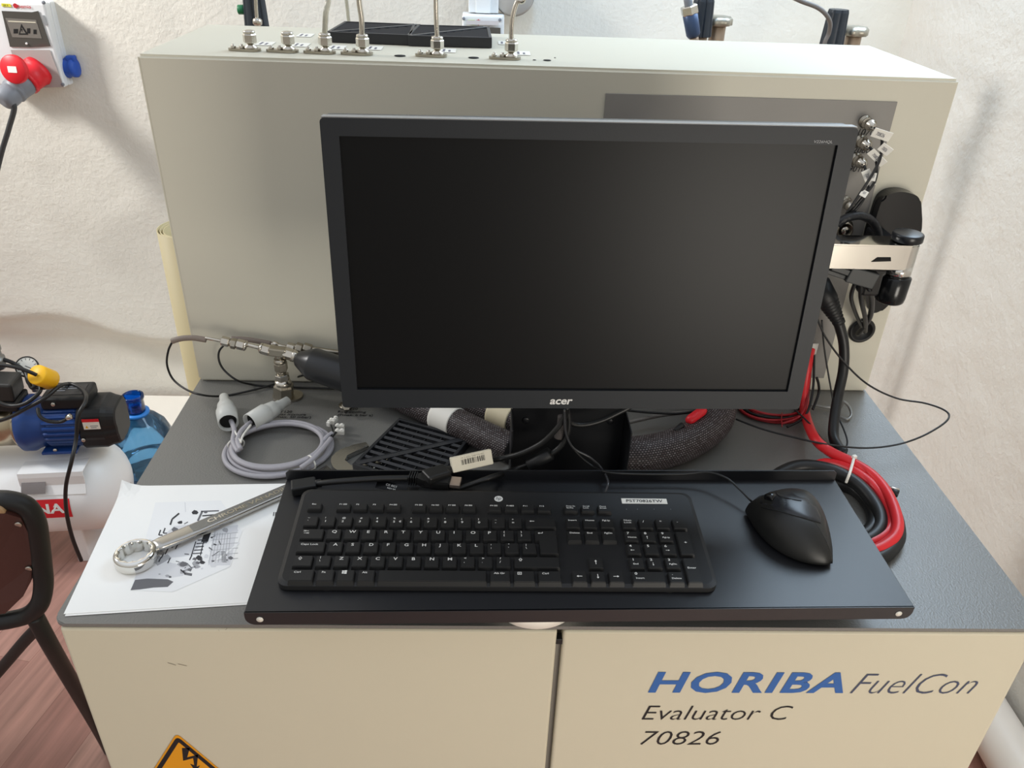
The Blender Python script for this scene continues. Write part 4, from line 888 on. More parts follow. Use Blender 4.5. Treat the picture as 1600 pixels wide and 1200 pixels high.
ln_(4, 266, 820, 269, 811, 2.6); ln_(4, 269, 811, 280, 802, 2.6); ln_(1, 289, 785, 290, 800, 1)
for x, y in ((248, 832), (255, 829)): ln_(4, x, y+4, x+3, y-4, 2); ln_(4, x, y+4, x+6, y+4, 1.6)
ln_(3, 309, 814, 316, 799, 3); ln_(3, 314, 799, 342, 798, 2); ln_(4, 316, 806, 338, 804, 2)
for k in range(5): ln_(4, 301+k*2, 865-k*5.2, 316+k*1.2, 864-k*5.2, 1.5)
ln_(4, 299, 868, 306, 846, 1.6); ln_(4, 313, 868, 318, 846, 1.6)
pp_(5, (318, 836), (330, 832), (325, 846), (314, 847), dz=2)
for k in range(7): ln_(2, 336+k*4, 832+k*.3, 326+k*5, 880-k*.4, .7)
for k in range(6): ln_(2, 330, 836+k*8, 372, 832+k*8, .6)
for k in range(9): ln_(4, 345+k*.3, 862+k*2, 352+k*.3, 862+k*2, .8)
ln_(0, 324, 886, 374, 848, 2.2); ln_(4, 282, 890, 290, 897, 2); ln_(3, 288, 896, 300, 898, 4); ln_(2, 285, 893, 305, 885, 2.5)
for (x, y, l) in ((252, 872, 9), (258, 866, 10), (262, 880, 8), (274, 858, 8), (248, 878, 7), (296, 875, 8)): ln_(4, x, y, x+l*.5, y-l, 1.8)
for (x, y) in ((303, 873), (312, 874), (295, 890), (308, 879)): pp_(3, (x-3, y+1), (x, y-2), (x+5, y-1), (x+3, y+3), dz=3)
random.seed(21)
for k in range(70):
    x = random.uniform(222, 372); y = random.uniform(796, 905)
    if y > 922-(x-205)*.28 or y < 860-(x-205)*.62: continue
    s_ = random.uniform(1.5, 6.5); t_ = random.choice((1, 1, 2, 2, 3, 3, 4))
    pp_(t_, *[(x+s_*random.uniform(.5, 1)*math.cos(a)*1.3, y+s_*random.uniform(.4, .9)*math.sin(a)) for a in (0, 1.1, 2.2, 3.3, 4.4, 5.4)], dz=2+k % 3)
for k in range(16):
    x = random.uniform(245, 350); y = random.uniform(812, 895)
    if y > 915-(x-205)*.28: continue
    ln_(random.choice((3, 4)), x, y, x+random.uniform(-9, 12), y+random.uniform(-9, 4), random.uniform(.8, 2.2))
ln_(4, 428, 800, 427, 806, 1.2); ln_(4, 431, 800, 430, 806, 1.2)
b.build('printed_picture', tm, pr_)
# combination wrench
WL = V((.0545, .0905)); J = V((.2660, .2760))
wd_ = (J-WL).normalized(); wp = V((-wd_.y, wd_.x)); WLn = (J-WL).length
wr = thing('combination_wrench', 'large chrome combination wrench with a twelve point ring end lying on paper', 'wrench', (WL.x, WL.y, T+.002))
zr0, zr1 = T+.0022, T+.0180
b = MB(); cx_ = V((WL.x, WL.y, 0)); Ro, Ri = .0232, .0158; NS = 96
prof = [(Ro*.90, 0), (Ro*.985, .0022), (Ro, .005), (Ro, .0105), (Ro*.97, .0135), (Ro*.88, .0155)]
vs = []; fs = []
def ri(a): k = (a*12/(2*PI)) % 1; return Ri*(1+.12*(abs(k-.5)*2)**1.0)
for h_i, (r_, h_) in enumerate(prof):
    for i in range(NS): a = 2*PI*i/NS; vs.append((WL.x+r_*math.cos(a), WL.y+r_*math.sin(a), zr0+h_))
for kk, h_ in ((1.06, .0157), (1.0, .0148), (1.0, .0008), (1.06, 0)):
    for i in range(NS): a = 2*PI*i/NS; r_ = ri(a)*kk; vs.append((WL.x+r_*math.cos(a), WL.y+r_*math.sin(a), zr0+h_))
K = len(prof)+4
for k in range(K):
    for i in range(NS): j = (i+1) % NS; kn = (k+1) % K; fs.append((k*NS+i, k*NS+j, kn*NS+j, kn*NS+i))
b._add(vs, fs, True)
for f in b.bm.faces:
    if all((v.co.xy-WL).length < Ri*1.09 for v in f.verts): f.smooth = False
b.build('ring_end', CHROME, wr)
b = MB(); segs = [(.0195, .0085, .0045, .0125), (.030, .0098, .0055, .0125), (.055, .0105, .0050, .0110), (.11, .0100, .0035, .0101), (.20, .0092, .0025, .0086), (WLn-.045, .0098, .0020, .0078), (WLn-.028, .013, .0018, .0078)]
vs = []; NP = 12
for s_, hw_, z0_, z1_ in segs:
    c_ = WL+wd_*s_; zz = T+z0_+.0015; th = z1_-z0_+.0012
    for k in range(NP):
        a = 2*PI*k/NP+PI/NP; ca, sa = math.cos(a), math.sin(a)
        px_ = hw_*math.copysign(abs(ca)**.45, ca); pz_ = th/2*math.copysign(abs(sa)**.45, sa)
        vs.append((c_.x+wp.x*px_, c_.y+wp.y*px_, zz+th/2+pz_))
fs = [(i*NP+k, i*NP+(k+1) % NP, (i+1)*NP+(k+1) % NP, (i+1)*NP+k) for i in range(len(segs)-1) for k in range(NP)]+[tuple(range(NP)), tuple((len(segs)-1)*NP+k for k in range(NP))]
b._add(vs, fs, True); b.build('handle', mat('satin_chrome', '#b5b3ae', .25, 1, bump=.05, scale=400), wr)
mw_ = Matrix(((wd_.x, wp.x, 0, WL.x), (wd_.y, wp.y, 0, WL.y), (0, 0, 1, 0), (0, 0, 0, 1)))
b = MB(); b.prism([(.065, -.0062), (.072, -.0072), (WLn-.06, -.0062), (WLn-.056, 0), (WLn-.06, .0062), (.072, .0072), (.065, .0060)], .0003, mw_ @ Matrix.Translation((0, 0, T+.0145)) @ Matrix.Rotation(.0168, 4, 'Y'))
b.build('recess', mat('frosted_chrome', '#8f8f8c', .5, 1, bump=.5, scale=600), wr)
b = MB(); fit_text(b, 'CHROME VANADIUM', mw_ @ Matrix.Translation((.085, -.0035, T+.0137)) @ Matrix.Rotation(.0168, 4, 'Y'), .115, .0068, offset=.02)
b.build('raised_lettering', mat('bright_chrome', '#dedcd6', .15, 1), wr)
b = MB(); jr = .0320; jc = (WLn+.010, 0); jaw = []
for i in range(25): a = math.radians(62)+math.radians(236+0)*i/24; jaw.append((jc[0]+jr*math.cos(a), jc[1]+jr*1.05*math.sin(a)))
jaw += [(jc[0]+.034, -.026), (jc[0]+.032, -.016), (jc[0]-.004, -.016), (jc[0]-.013, -.008), (jc[0]-.013, .008), (jc[0]-.004, .016), (jc[0]+.032, .016), (jc[0]+.034, .026)]
b.prism(jaw, .0070, mw_ @ Matrix.Translation((0, 0, T+.0012))); bmesh.ops.bevel(b.bm, geom=[e for e in b.bm.edges if abs(e.verts[0].co.z-e.verts[1].co.z) < 1e-6], offset=.0012, segments=2, affect='EDGES')
b.build('open_end', mat('satin_chrome', '#b5b3ae', .25, 1), wr)
# ------------------------------------------------------------------ steel fitting assembly
sa_ = thing('gas_fitting_assembly', 'stainless pipe fittings with a black cylinder standing on the cabinet top left of the monitor', 'pipe fitting', L(443, 622, .001))
ya_ = L(443, 622).y
def S(px, py, dy=0): return D(px, py, ya_+dy)
q = L(446, 620, .0005); ob = rrect(.045, .030, .0145, 8); MB().prism(ob, .0035, Matrix.Translation(q+V((.004, .0, 0)))).build('flange', BRUSH, sa_)
b = MB(); b.nut(S(443, 622), S(443, 600), .0155); b.build('nut', BRUSH, sa_)
b = MB(); b.lathe([(.012, 0), (.0125, .004), (.011, .010)], S(443, 602), S(441, 592)-S(443, 602)); b.nut(S(442, 594), S(440, 584), .0105); b.build('nut', STEEL, sa_)
b = MB(); b.cyl(S(440, 585), S(439, 578), .007); b.nut(S(440, 579), S(438, 566), .0100); b.lathe([(.0075, 0), (.0095, .003), (.0085, .008)], S(438, 568), S(437, 560)-S(438, 568)); b.build('nut', BRUSH, sa_)
b = MB(); b.cyl(S(437, 562), S(435, 550), .0065); b.box(S(434, 549), (.026, .014, .013), rot=(0, .13, 0), bev=.002); b.build('tee', BRUSH, sa_)
b = MB(); b.nut(S(408, 544), S(422, 548), .0082); b.lathe([(.0078, 0), (.0078, .002), (.005, .004)], S(409, 544), S(398, 541)-S(409, 544)); b.build('nut', STEEL, sa_)
b = MB(); b.nut(S(443, 551), S(458, 555), .0088); b.lathe([(.0095, 0), (.0088, .006), (.005, .010)], S(456, 555), S(468, 559)-S(456, 555)); b.build('nut', STEEL, sa_)
b = MB(); b.cyl(S(384, 538), S(412, 545), .0030); b.build('tube', STEEL, sa_)
b = MB(); b.nut(S(346, 532), S(358, 535), .0072); b.build('nut', STEEL, sa_)
b = MB(); b.nut(S(361, 536), S(369, 538), .0080); b.cyl(S(357, 535), S(373, 539), .0055); b.build('nut', BRUSH, sa_)
b = MB(); b.nut(S(370, 537), S(382, 540), .0078); b.lathe([(.008, 0), (.008, .002), (.005, .004)], S(382, 540), S(388, 542)-S(382, 540)); b.build('nut', STEEL, sa_)
b = MB(); b.cyl(S(321, 528), S(348, 533), .0024); b.build('tube', STEEL, sa_)
SLV = mat('grey_heat_shrink', '#7f736a', .5, bump=.4, scale=500)
b = MB(); b.tube([S(269, 533), S(283, 529), S(302, 528), S(322, 531)], .0042, 12); b.build('sleeve', SLV, sa_)
b = MB(); b.tube([S(362, 529, .03), S(390, 531, .03), S(423, 537, .03)], .0040, 12); b.build('sleeve', SLV, sa_)
b = MB(); b.cyl(S(421, 537, .03), S(448, 543, .03), .0032); b.cyl(S(426, 536, .03), S(434, 540, .03), .0045); b.build('tube', STEEL, sa_)
b = MB(); b.nut(S(448, 542, .03), S(460, 545, .03), .0078); b.build('nut', STEEL, sa_)
b = MB(); b.nut(S(462, 542, .03), S(472, 545, .03), .0078); b.nut(S(474, 542, .03), S(487, 546, .03), .0072); b.cyl(S(458, 542, .03), S(540, 553, .03), .0045); b.build('nut', BRUSH, sa_)
q0, q1 = S(464, 560, -.005), S(556, 592, -.035); ax_ = q1-q0
b = MB(); b.lathe([(.009, 0), (.0115, .002), (.0235, .024), (.0245, .027), (.0245, .105), (.0225, .108)], q0, ax_, 36); b.build('black_cylinder', mat('anodised_black', '#232426', .32), sa_)
cable('sensor_wire', [S(270, 533), S(263, 548), S(261, 570), S(270, 592), D(290, 608, ya_-.02), D(315, 617, ya_-.04), L(345, 619, .003), L(380, 613, .003), L(420, 603, .004), L(455, 592, .004), L(475, 586, .02)], .0016, RUBBER, 'black wire bulging left from the sleeved pipe end and back over the cabinet top', 'wire', seg=8)
cable('sensor_wire', [S(362, 530, .03), S(344, 546, .028), S(342, 562, .025), S(350, 578, .02), S(370, 594, .01), L(395, 601, .003), L(430, 604, .003), L(480, 606, .003), L(530, 607, .003), L(570, 605, .003)], .0016, RUBBER, 'black wire curving down from the rear sleeved pipe and right under the monitor', 'wire', seg=8)
# second flange half hidden by the monitor
f2 = thing('flange_fitting', 'small steel fitting behind the lower left corner of the monitor', 'pipe fitting', L(541, 634, .001))
MB().nut(L(541, 634, .001), L(541, 634, .02), .0075).build('nut', BRUSH, f2)
MB().lathe([(.011, 0), (.011, .002)], L(541, 634, .0005)).build('base', BRUSH, f2)
# ------------------------------------------------------------------ grey cable coil
gc = thing('cable_coil', 'coil of light grey cable with two open connector housings and white zip ties', 'cable coil', L(436, 703))
b = MB(); c0 = L(436, 704); random.seed(11)
for k in range(4):
    rx, ry = .0645+(-.006, .003, -.001, .006)[k], .0585+(-.008, .001, -.004, .005)[k]; z0 = (.0115, .0040, .0100, .0040)[k]; pts = []
    ph = .5+k*.9
    for i in range(20):
        a = 2*PI*i/20; w_ = 1+.03*math.sin(2*a+ph*2)
        pts.append(c0+V((rx*w_*math.cos(a)+.0015*math.sin(k*3), ry*w_*math.sin(a)-.002*math.cos(k*2), z0+.0012*math.sin(a+ph))))
    b.tube(pts, .0034, 10, closed=True, n=5)
def gt(pts): b.tube(pts, .0034, 10)
gt([L(372, 706, .013), L(364, 690, .016), L(366, 672, .018), L(360, 655, .017)])
gt([L(376, 702, .016), L(371, 688, .018), L(378, 672, .019), L(392, 660, .017)])
gt([L(470, 731, .013), L(488, 718, .016), L(505, 700, .017), L(517, 685, .017)])
gt([L(505, 690, .012), L(512, 682, .014), L(519, 677, .014)])
b.build('cable_loops', CGREY, gc)
def housing(a, c_, mouth):
    """open mouth at a, tip at c_"""
    d = c_-a; ln = d.length
    k = MB(); k.lathe([(.0112, .006), (.0130, 0), (.0138, 0), (.0145, ln*.30), (.0148, ln*.42), (.0132, ln*.44), (.0128, ln*.50), (.0115, ln*.66), (.0085, ln*.68), (.0085, ln*.78), (.0072, ln*.80), (.0068, ln), (.004, ln*1.01)], a, d, 20, caps=False)
    q_ = d.normalized()
    k.build('connector_housing', LGREY, gc)
    k = MB(); k.lathe([(.0125, .0055), (.0, .0057)], a, d, 20, caps=False); k.build('housing_opening', DARK, gc)
housing(L(357, 661, .018), L(350, 620, .018), 0)
housing(L(390, 661, .018), L(450, 626, .020), 0)
for (p0, p1) in (((361, 662), (377, 690)), ((387, 666), (392, 658))):
    pass
b = MB(); b.tube([L(361, 664, .017), L(368, 676, .020), L(375, 690, .019)], .0014, 6); b.tube([L(376, 692, .020), L(380, 680, .020), L(392, 664, .019)], .0016, 6); b.build('white_wire', LABEL, gc)
def ring_tie(cpx, cpy, rad, h, tilt):
    q = L(cpx, cpy, h); pts = [q+Matrix.Rotation(tilt, 3, 'Z') @ V((rad*math.cos(a), 0, rad*.8*math.sin(a))) for a in [2*PI*i/16 for i in range(16)]]
    k = MB(); k.tube(pts, .0012, 6, closed=True); k.box(pts[12]+V((0, -.003, .001)), (.005, .006, .004), rot=(0, 0, tilt), bev=.0008); k.build('zip_tie', LABEL, gc)
ring_tie(369, 694, .0105, .009, .4); ring_tie(487, 722, .0105, .0088, -.9)
for k, (px, py, an) in enumerate(((516, 660, 1.2), (523, 657, 1.3), (531, 667, 0), (531, 675, 0))):
    q = L(px, py, .012); m_ = Matrix.Translation(q) @ Matrix.Rotation(an, 4, 'Z')
    tb_ = MB(); tb_.box((0, 0, 0), (.013, .0055, .0075), mtx=m_, bev=.001); tb_.cyl(m_ @ V((-.003, 0, .003)), m_ @ V((-.003, 0, .0052)), .0022); tb_.cyl(m_ @ V((.003, 0, .003)), m_ @ V((.003, 0, .0052)), .0022)
    tb_.build('terminal_block', LABEL, gc)
b = MB(); b.tube([L(514, 686, .016), L(520, 675, .014), L(517, 664, .013)], .0011, 6); b.tube([L(516, 686, .016), L(524, 676, .014), L(524, 662, .013)], .0011, 6); b.tube([L(516, 687, .016), L(522, 680, .014), L(528, 672, .013)], .0011, 6); b.build('wire_end', RUBBER, gc)
# ------------------------------------------------------------------ paper roll left of the enclosure
rl = thing('paper_roll', 'tall cream paper roll standing on the floor beside the enclosure', 'paper roll', (-.088, .8, 0))
CREAM = mat('cream_roll', '#c2b48c', .55, var=.05, vscale=5)
b = MB(); zt_ = 1.088; th_ = []
NT = 140; vs = []
for i in range(NT+1): a = i/NT*2*PI*3.2+1.0; r_ = .058-.0055*i/NT*3; vs.append((-.088+r_*math.cos(a), .8+r_*math.sin(a)))
v3 = [(x, y, .001) for x, y in vs]+[(x, y, zt_-.004*(i/NT)) for i, (x, y) in enumerate(vs)]
n_ = len(vs); b._add(v3, [(i, i+1, n_+i+1, n_+i) for i in range(n_-1)], True)
so = b.build('rolled_sheet', CREAM, rl); md_ = so.modifiers.new('thickness', 'SOLIDIFY'); md_.thickness = .0012
# ------------------------------------------------------------------ wall boxes
def wall_box(x0_, x1_, z0_, z1_, dep, label, red_lines, rot=0):
    t = thing('wall_socket_box', label, 'socket box', ((x0_+x1_)/2, YW-dep/2, z0_))
    MB().span((x0_, YW-dep*.62, z0_), (x1_, YW-.012, z1_), bev=.004, seg=3).build('rear_shell', BOXW, t)
    MB().span((x0_, YW-dep, z0_), (x1_, YW-dep*.62-.0008, z1_), bev=.006, seg=3).build('front_cover', BOXW, t)
    return t
bd = .085; yb = YW-bd
tl, br2, rt = P(-18, 14, y=yb), P(101, 137, y=yb), P(66, 0, y=yb)
bx1 = br2.x; bz0 = br2.z; bz1 = P(0, 5, y=yb).z+.004; bx0 = bx1-.205
wb = wall_box(bx0, bx1, bz0, bz1, bd, 'white wall socket box with red industrial plug at the upper left', 0)
ff = frame((0, yb-.0012, 0), (1, 0, 0), (0, 0, 1))
def fr_(px, py): q = P(px, py, y=yb-.001); return q.x, q.z
def fp(t_, pts, th=.0008, base=ff): t_.prism(pts, th, base)
b = MB(); fp(b, [fr_(3, 17), fr_(50, 19), fr_(60, 17), fr_(79, 72), fr_(48, 74), fr_(16, 73)], .0015); b.build('smoked_window', mat('smoked_window', '#4c4944', .15, spec=.7), wb)
b = MB(); fp(b, [fr_(9, 28), fr_(57, 31), fr_(66, 60), fr_(20, 58)], .0006, ff @ Matrix.Translation((0, 0, .0016))); b.build('window_recess', mat('smoked_inner', '#75716a', .3), wb)
b = MB(); fp(b, [fr_(13, 32), fr_(56, 34), fr_(57, 36), fr_(14, 34)], .0003, ff @ Matrix.Translation((0, 0, .0024))); b.build('rail', mat('pale_rail', '#c9c4b0', .4), wb)
b = MB(); m2 = ff @ Matrix.Translation((0, 0, .0026))
o_ = [fr_(30, 54), fr_(45, 54), fr_(34, 37)]; i_ = [fr_(32, 52), fr_(41, 52), fr_(34.4, 42)]
b._add([m2 @ V((x, y, 0)) for x, y in o_+i_], [(j, (j+1) % 3, 3+(j+1) % 3, 3+j) for j in range(3)])
p_ = [fr_(34, 44), fr_(36, 46), fr_(35, 48), fr_(37, 50), fr_(35, 49), fr_(34, 47)]; b._add([m2 @ V((x, y, 0)) for x, y in p_], [tuple(range(6))])
for (xa_, xb_, ya2, yb2) in ((22, 29, 45, 52), (43, 48, 44, 52), (53, 58, 46, 53)): b._add([m2 @ V((x, y, 0)) for x, y in (fr_(xa_, ya2), fr_(xb_, ya2), fr_(xb_, yb2), fr_(xa_, yb2))], [(0, 1, 2, 3)])
b.build('warning_mark', DARK, wb)
b = MB(); q = P(42, 68, y=yb-.003); b.cyl(q+V((0, .002, 0)), q+V((0, -.003, 0)), .0028); b.build('latch', WHITE, wb)
b = MB(); fp(b, [fr_(2, 5), fr_(16, 6), fr_(18, 11), fr_(3, 10)], .0004); b.mi = 1; a_ = fr_(5, 9.5); fit_text(b, '250 A', ff @ Matrix.Translation((0, 0, .0008)), .014, .0045, x0=a_[0], y0=a_[1]); b.build('yellow_label', [mat('yellow_label', '#d8d23f', .5), INK], wb)
b = MB(); cc = P(24, 9, y=yb-.0016); b._add([cc+V((.0062*math.cos(a)*(1+.08*math.cos(8*a)), 0, .0062*math.sin(a)*(1+.08*math.cos(8*a)))) for a in [2*PI*i/48 for i in range(48)]], [tuple(range(48))])
a_ = fr_(29, 12.5); fit_text(b, 'bemis', ff @ Matrix.Translation((0, 0, .0008)), .034, .0085, x0=a_[0], y0=a_[1], offset=.01); b.build('maker_lettering', mat('red_print', '#b9252f', .5), wb)
b = MB(); fp(b, [fr_(66, 24), fr_(70, 24), fr_(75, 39), fr_(71, 40)], .0006); b.build('side_label', mat('grey_label', '#8d9092', .5), wb)
for px, py in ((68, 4), (98, 132)):
    b = MB(); q = P(px, py, y=yb-.001); b.cyl(q+V((0, .003, 0)), q+V((0, -.003, 0)), .0045); b.build('cover_screw', MGREY, wb)
b = MB(); fp(b, [fr_(17, 78), fr_(78, 78), fr_(100, 136), fr_(62, 137), fr_(30, 120)], .001); b.build('lower_plate', mat('warm_grey_plate', '#aaa19d', .5), wb)
# red socket and open lid on the box
sc_ = P(58, 112, y=yb); so_ = MB(); ax_ = V((-.42, -.72, -.42)).normalized()
so_.lathe([(.040, -.01), (.042, .004), (.038, .010), (.036, .036), (.038, .037), (.038, .046)], sc_, ax_, 32); so_.build('red_socket', REDP, wb)
ldc = P(25, 108, y=yb-.085); la = V((-.12, -1, .10)).normalized()
b = MB(); b.lathe([(.036, 0), (.037, .002), (.037, .012), (.034, .015), (.0, .0155)], ldc, la, 32, caps=False); b.box(P(26, 122, y=yb-.092), (.018, .012, .018), bev=.003); b.build('red_lid', REDP, wb)
b = MB(); q = ldc+la*.0158; mm = frame(q, V((1, -.12, 0)), V((0, .1, 1))); b.prism(rrect(.025, .016, .001, 2), .0004, mm if mm.to_3x3().col[2].dot(la) > 0 else mm @ Matrix.Rotation(PI, 4, 'X')); b.build('lid_label', LABEL, wb)
# blue side socket on the right flank
b = MB(); q = P(113, 103, x=bx1+.001); b.lathe([(.026, 0), (.028, .004), (.024, .008), (.024, .018), (.026, .020), (.026, .028), (.018, .032), (0, .033)], V((bx1-.002, YW-.042, q.z)), (1, -.12, .05), 28, caps=False); b.box(V((bx1+.018, YW-.045, q.z+.026)), (.024, .022, .016), bev=.004); b.build('blue_socket', BLUEP, wb)
pg = thing('industrial_plug', 'grey industrial plug pushed into the red socket of the left wall box', 'plug', sc_+ax_*.07)
b = MB(); b.lathe([(.0335, 0), (.0345, .004), (.0325, .030), (.031, .034), (.0335, .036), (.0335, .044), (.029, .046), (.031, .050), (.031, .078), (.026, .086), (.016, .090), (.011, .090)], sc_+ax_*.047, ax_, 28); b.build('body', MGREY, pg)
pe = sc_+ax_*.13
b = MB(); b.tube([pe, P(22, 165, y=pe.y), P(14, 200, y=pe.y+.01), P(2, 240, y=pe.y+.03), P(-12, 300, y=pe.y+.05)], .0072, 12); b.build('cord', mat('dark_cord', '#3b3d3e', .5), pg)
# far box behind the enclosure
x0_, x1_ = P(722, 30, y=YW-.08).x, P(788, 30, y=YW-.08).x; zt2 = P(750, 23.5, y=YW-.08).z
w2 = wall_box(x0_, x1_, zt2-.26, zt2, .08, 'white wall socket box half hidden behind the enclosure under the trunking', 0)
yb = YW-.08; ff = frame((0, yb-.0012, 0), (1, 0, 0), (0, 0, 1))
b = MB(); fp(b, [fr_(729, 31), fr_(779, 32.5), fr_(779, 39), fr_(729, 38)], .0006); b.build('name_strip', mat('grey_strip', '#c6c2c2', .5), w2)
b = MB(); fp(b, [fr_(731, 31), fr_(742, 31), fr_(742, 39), fr_(731, 38)], .0006, ff @ Matrix.Translation((0, 0, .0008))); b.mi = 1; a_ = fr_(733, 37); fit_text(b, 'TP5', ff @ Matrix.Translation((0, 0, .0018)), .012, .006, x0=a_[0], y0=a_[1], offset=.01); b.build('yellow_label', [mat('green_yellow_label', '#cfe07a', .5), mat('green_ink', '#58742c', .5)], w2)
b = MB(); cc = P(747.5, 35, y=yb-.0026); b._add([cc+V((.0072*math.cos(a)*(1+.1*math.cos(8*a)), 0, .0072*math.sin(a)*(1+.1*math.cos(8*a)))) for a in [2*PI*i/48 for i in range(48)]], [tuple(range(48))])
a_ = fr_(752, 38.5); fit_text(b, 'bemis', ff @ Matrix.Translation((0, 0, .0016)), .036, .0105, x0=a_[0], y0=a_[1], offset=.01); b.build('maker_lettering', mat('red_print', '#b9252f', .5), w2)
b = MB(); fp(b, [fr_(722, 41), fr_(782, 43), fr_(782, 62), fr_(722, 62)], .001); b.build('smoked_window', mat('smoked_window', '#4c4944', .15), w2)
for px, py in ((724.5, 29), (781, 31)):
    b = MB(); q = P(px, py, y=yb-.001); b.cyl(q+V((0, .003, 0)), q+V((0, -.003, 0)), .0042); b.build('cover_screw', MGREY, w2)
tk = thing('cable_trunking', 'white plastic cable trunking running up the wall above the far socket box', 'trunking', (x0_+.05, YW-.02, zt2))
xa_, xb_ = P(732, 10, y=YW-.05).x, P(779, 10, y=YW-.05).x
MB().span((xa_, YW-.05, zt2+.002), (xb_, YW-.012, zt2+1.0), bev=.002).build('channel', BOXW, tk)
MB().span((xa_+(xb_-xa_)*.24, YW-.056, zt2+.002), (xa_+(xb_-xa_)*.74, YW-.0505, zt2+1.0), bev=.002).build('cover', BOXW, tk)
rf = thing('round_fixture', 'round grey wall fixture cut off by the top of the picture', 'wall fixture', P(803, -14, y=YW-.03))
MB().lathe([(.055, 0), (.055, .03), (.050, .034), (0, .034)], P(803, -10, y=YW-.014), (0, -1, 0), 40, caps=False).build('disc', mat('pale_grey_disc', '#a9a6a0', .5), rf)
MB().lathe([(.058, 0), (.058, .008), (.056, .010)], P(803, -10, y=YW-.012), (0, -1, 0), 40).build('rim', MGREY, rf)
# ------------------------------------------------------------------ gas valves behind the enclosure
yv = 1.35
def knobset(px, py, lab, hz=1.0, green=False, sensor=False, wheel=True, name='gas_valve'):
    q = P(px, py, y=yv); s = 1.75*(.001)
    t = thing(name, lab, 'valve', q-V((0, 0, .06)))
    zb_ = q.z
    b = MB(); prof_n = 8; vs = []; N_ = 48
    for h_, k_ in ((-.042, .95), (-.040, 1.0), (.030, .86), (.036, .80)):
        for i in range(N_): a = 2*PI*i/N_; r_ = .0265*k_*(1-.09*(math.cos(a*8) > .55)); vs.append((q.x+r_*math.cos(a), q.y+r_*math.sin(a), zb_+h_))
    b._add(vs, [(k*N_+i, k*N_+(i+1) % N_, (k+1)*N_+(i+1) % N_, (k+1)*N_+i) for k in range(3) for i in range(N_)]+[tuple(range(N_)), tuple(3*N_+i for i in range(N_))])
    b.build('knob', mat('valve_knob', '#262c33', .4), t)
    MB().cyl((q.x, q.y, zb_-.10), (q.x, q.y, zb_-.04), .018).build('stem', BRASS, t)
    MB().cyl((q.x, q.y, .001), (q.x, q.y, zb_-.098), .012).build('riser', BRASS, t)
    return t, q
def zpost(t, px, ytop, ybot, r_):  # vertical body from pixel rows
    a, c_ = P(px, ybot, y=yv), P(px, ytop, y=yv); MB().cyl((a.x, yv, a.z), (a.x, yv, c_.z), r_).build('body', BRASS, t)
k1, q = knobset(398, 12, 'dark valve knob with a green button hanging behind the left end of the enclosure')
MB().cyl(P(382, 15, y=yv), P(372, 15, y=yv), .010).build('green_button', GREEN, k1)
b = MB(); b.tube([P(399, -30, y=yv-.04), P(400, 10, y=yv-.04), P(402, 33, y=yv-.04)], .004, 10); b.lathe([(.006, 0), (.010, .004), (.010, .012), (.006, .016)], P(402, 28, y=yv-.04), (0, -.3, -1), 18); b.build('steel_tube', STEEL, k1)
for px in (391, 411):
    a_ = P(px, 38, y=yv); MB().cyl((a_.x, yv, a_.z-.012), (a_.x, yv, a_.z+.02), .007).build('brass_foot', BRASS, k1)
k2, q = knobset(1097, 25, 'dark blue valve knob with brass body behind the middle of the enclosure')
def wheel(t, px, py):
    q = P(px, py, y=yv+.03); b = MB(); vs = []; N_ = 60
    for h_, k_ in ((0, .7), (.002, 1), (.014, 1.0), (.020, .8)):
        for i in range(N_): a = 2*PI*i/N_; r_ = .030*k_*(1+.07*math.cos(6*a)); vs.append((q.x+r_*math.cos(a), q.y+r_*math.sin(a), q.z+h_))
    b._add(vs, [(k*N_+i, k*N_+(i+1) % N_, (k+1)*N_+(i+1) % N_, (k+1)*N_+i) for k in range(3) for i in range(N_)]+[tuple(range(N_)), tuple(3*N_+i for i in range(N_))], True)
    b.build('hand_wheel', mat('cast_grey_metal', '#a8a498', .35, .8), t)
    MB().cyl((q.x, q.y, q.z-.07), (q.x, q.y, q.z), .018).build('brass_body', BRASS, t)
    MB().cyl((q.x+.006, q.y, q.z-.09), (q.x-.07, q.y-.03, q.z-.09), .013).build('cross_pipe', BRASS, t); MB().cyl((q.x, q.y, q.z-.10), (q.x, q.y, q.z-.069), .014).build('nipple', BRASS, t)
wheel(k2, 1122, 40)
sn = thing('pressure_sensor', 'steel and blue cylindrical pressure sensor leaning in front of the blue knob', 'sensor', P(1087, 60, y=yv-.05))
a_, c_ = P(1084, 58, y=yv-.05), P(1077, 14, y=yv-.05); dd = (c_-a_)
MB().lathe([(.012, 0), (.0155, .006), (.0165, dd.length*.8), (.015, dd.length*.82)], a_, dd, 24).build('sleeve', mat('blue_grey_sleeve', '#3c4c68', .35, .4), sn)
MB().nut(a_+dd*.8, a_+dd*1.12, .019).build('hex', STEEL, sn)
MB().cyl(a_+dd*1.1, a_+dd*1.5, .009).build('neck', MGREY, sn)
MB().cyl(a_-dd*.25, a_, .010).build('foot', BRASS, sn)
MB().tube([a_-dd*.2, a_-dd*.8, (a_.x+.01, yv-.03, a_.z-.10), (q.x-.0, yv, a_.z-.14)], .008, 10).build('elbow', BRASS, sn)
k3, q = knobset(1305, 42, 'dark slate valve knob with brass body behind the right end of the enclosure')
wheel(k3, 1334, 56)
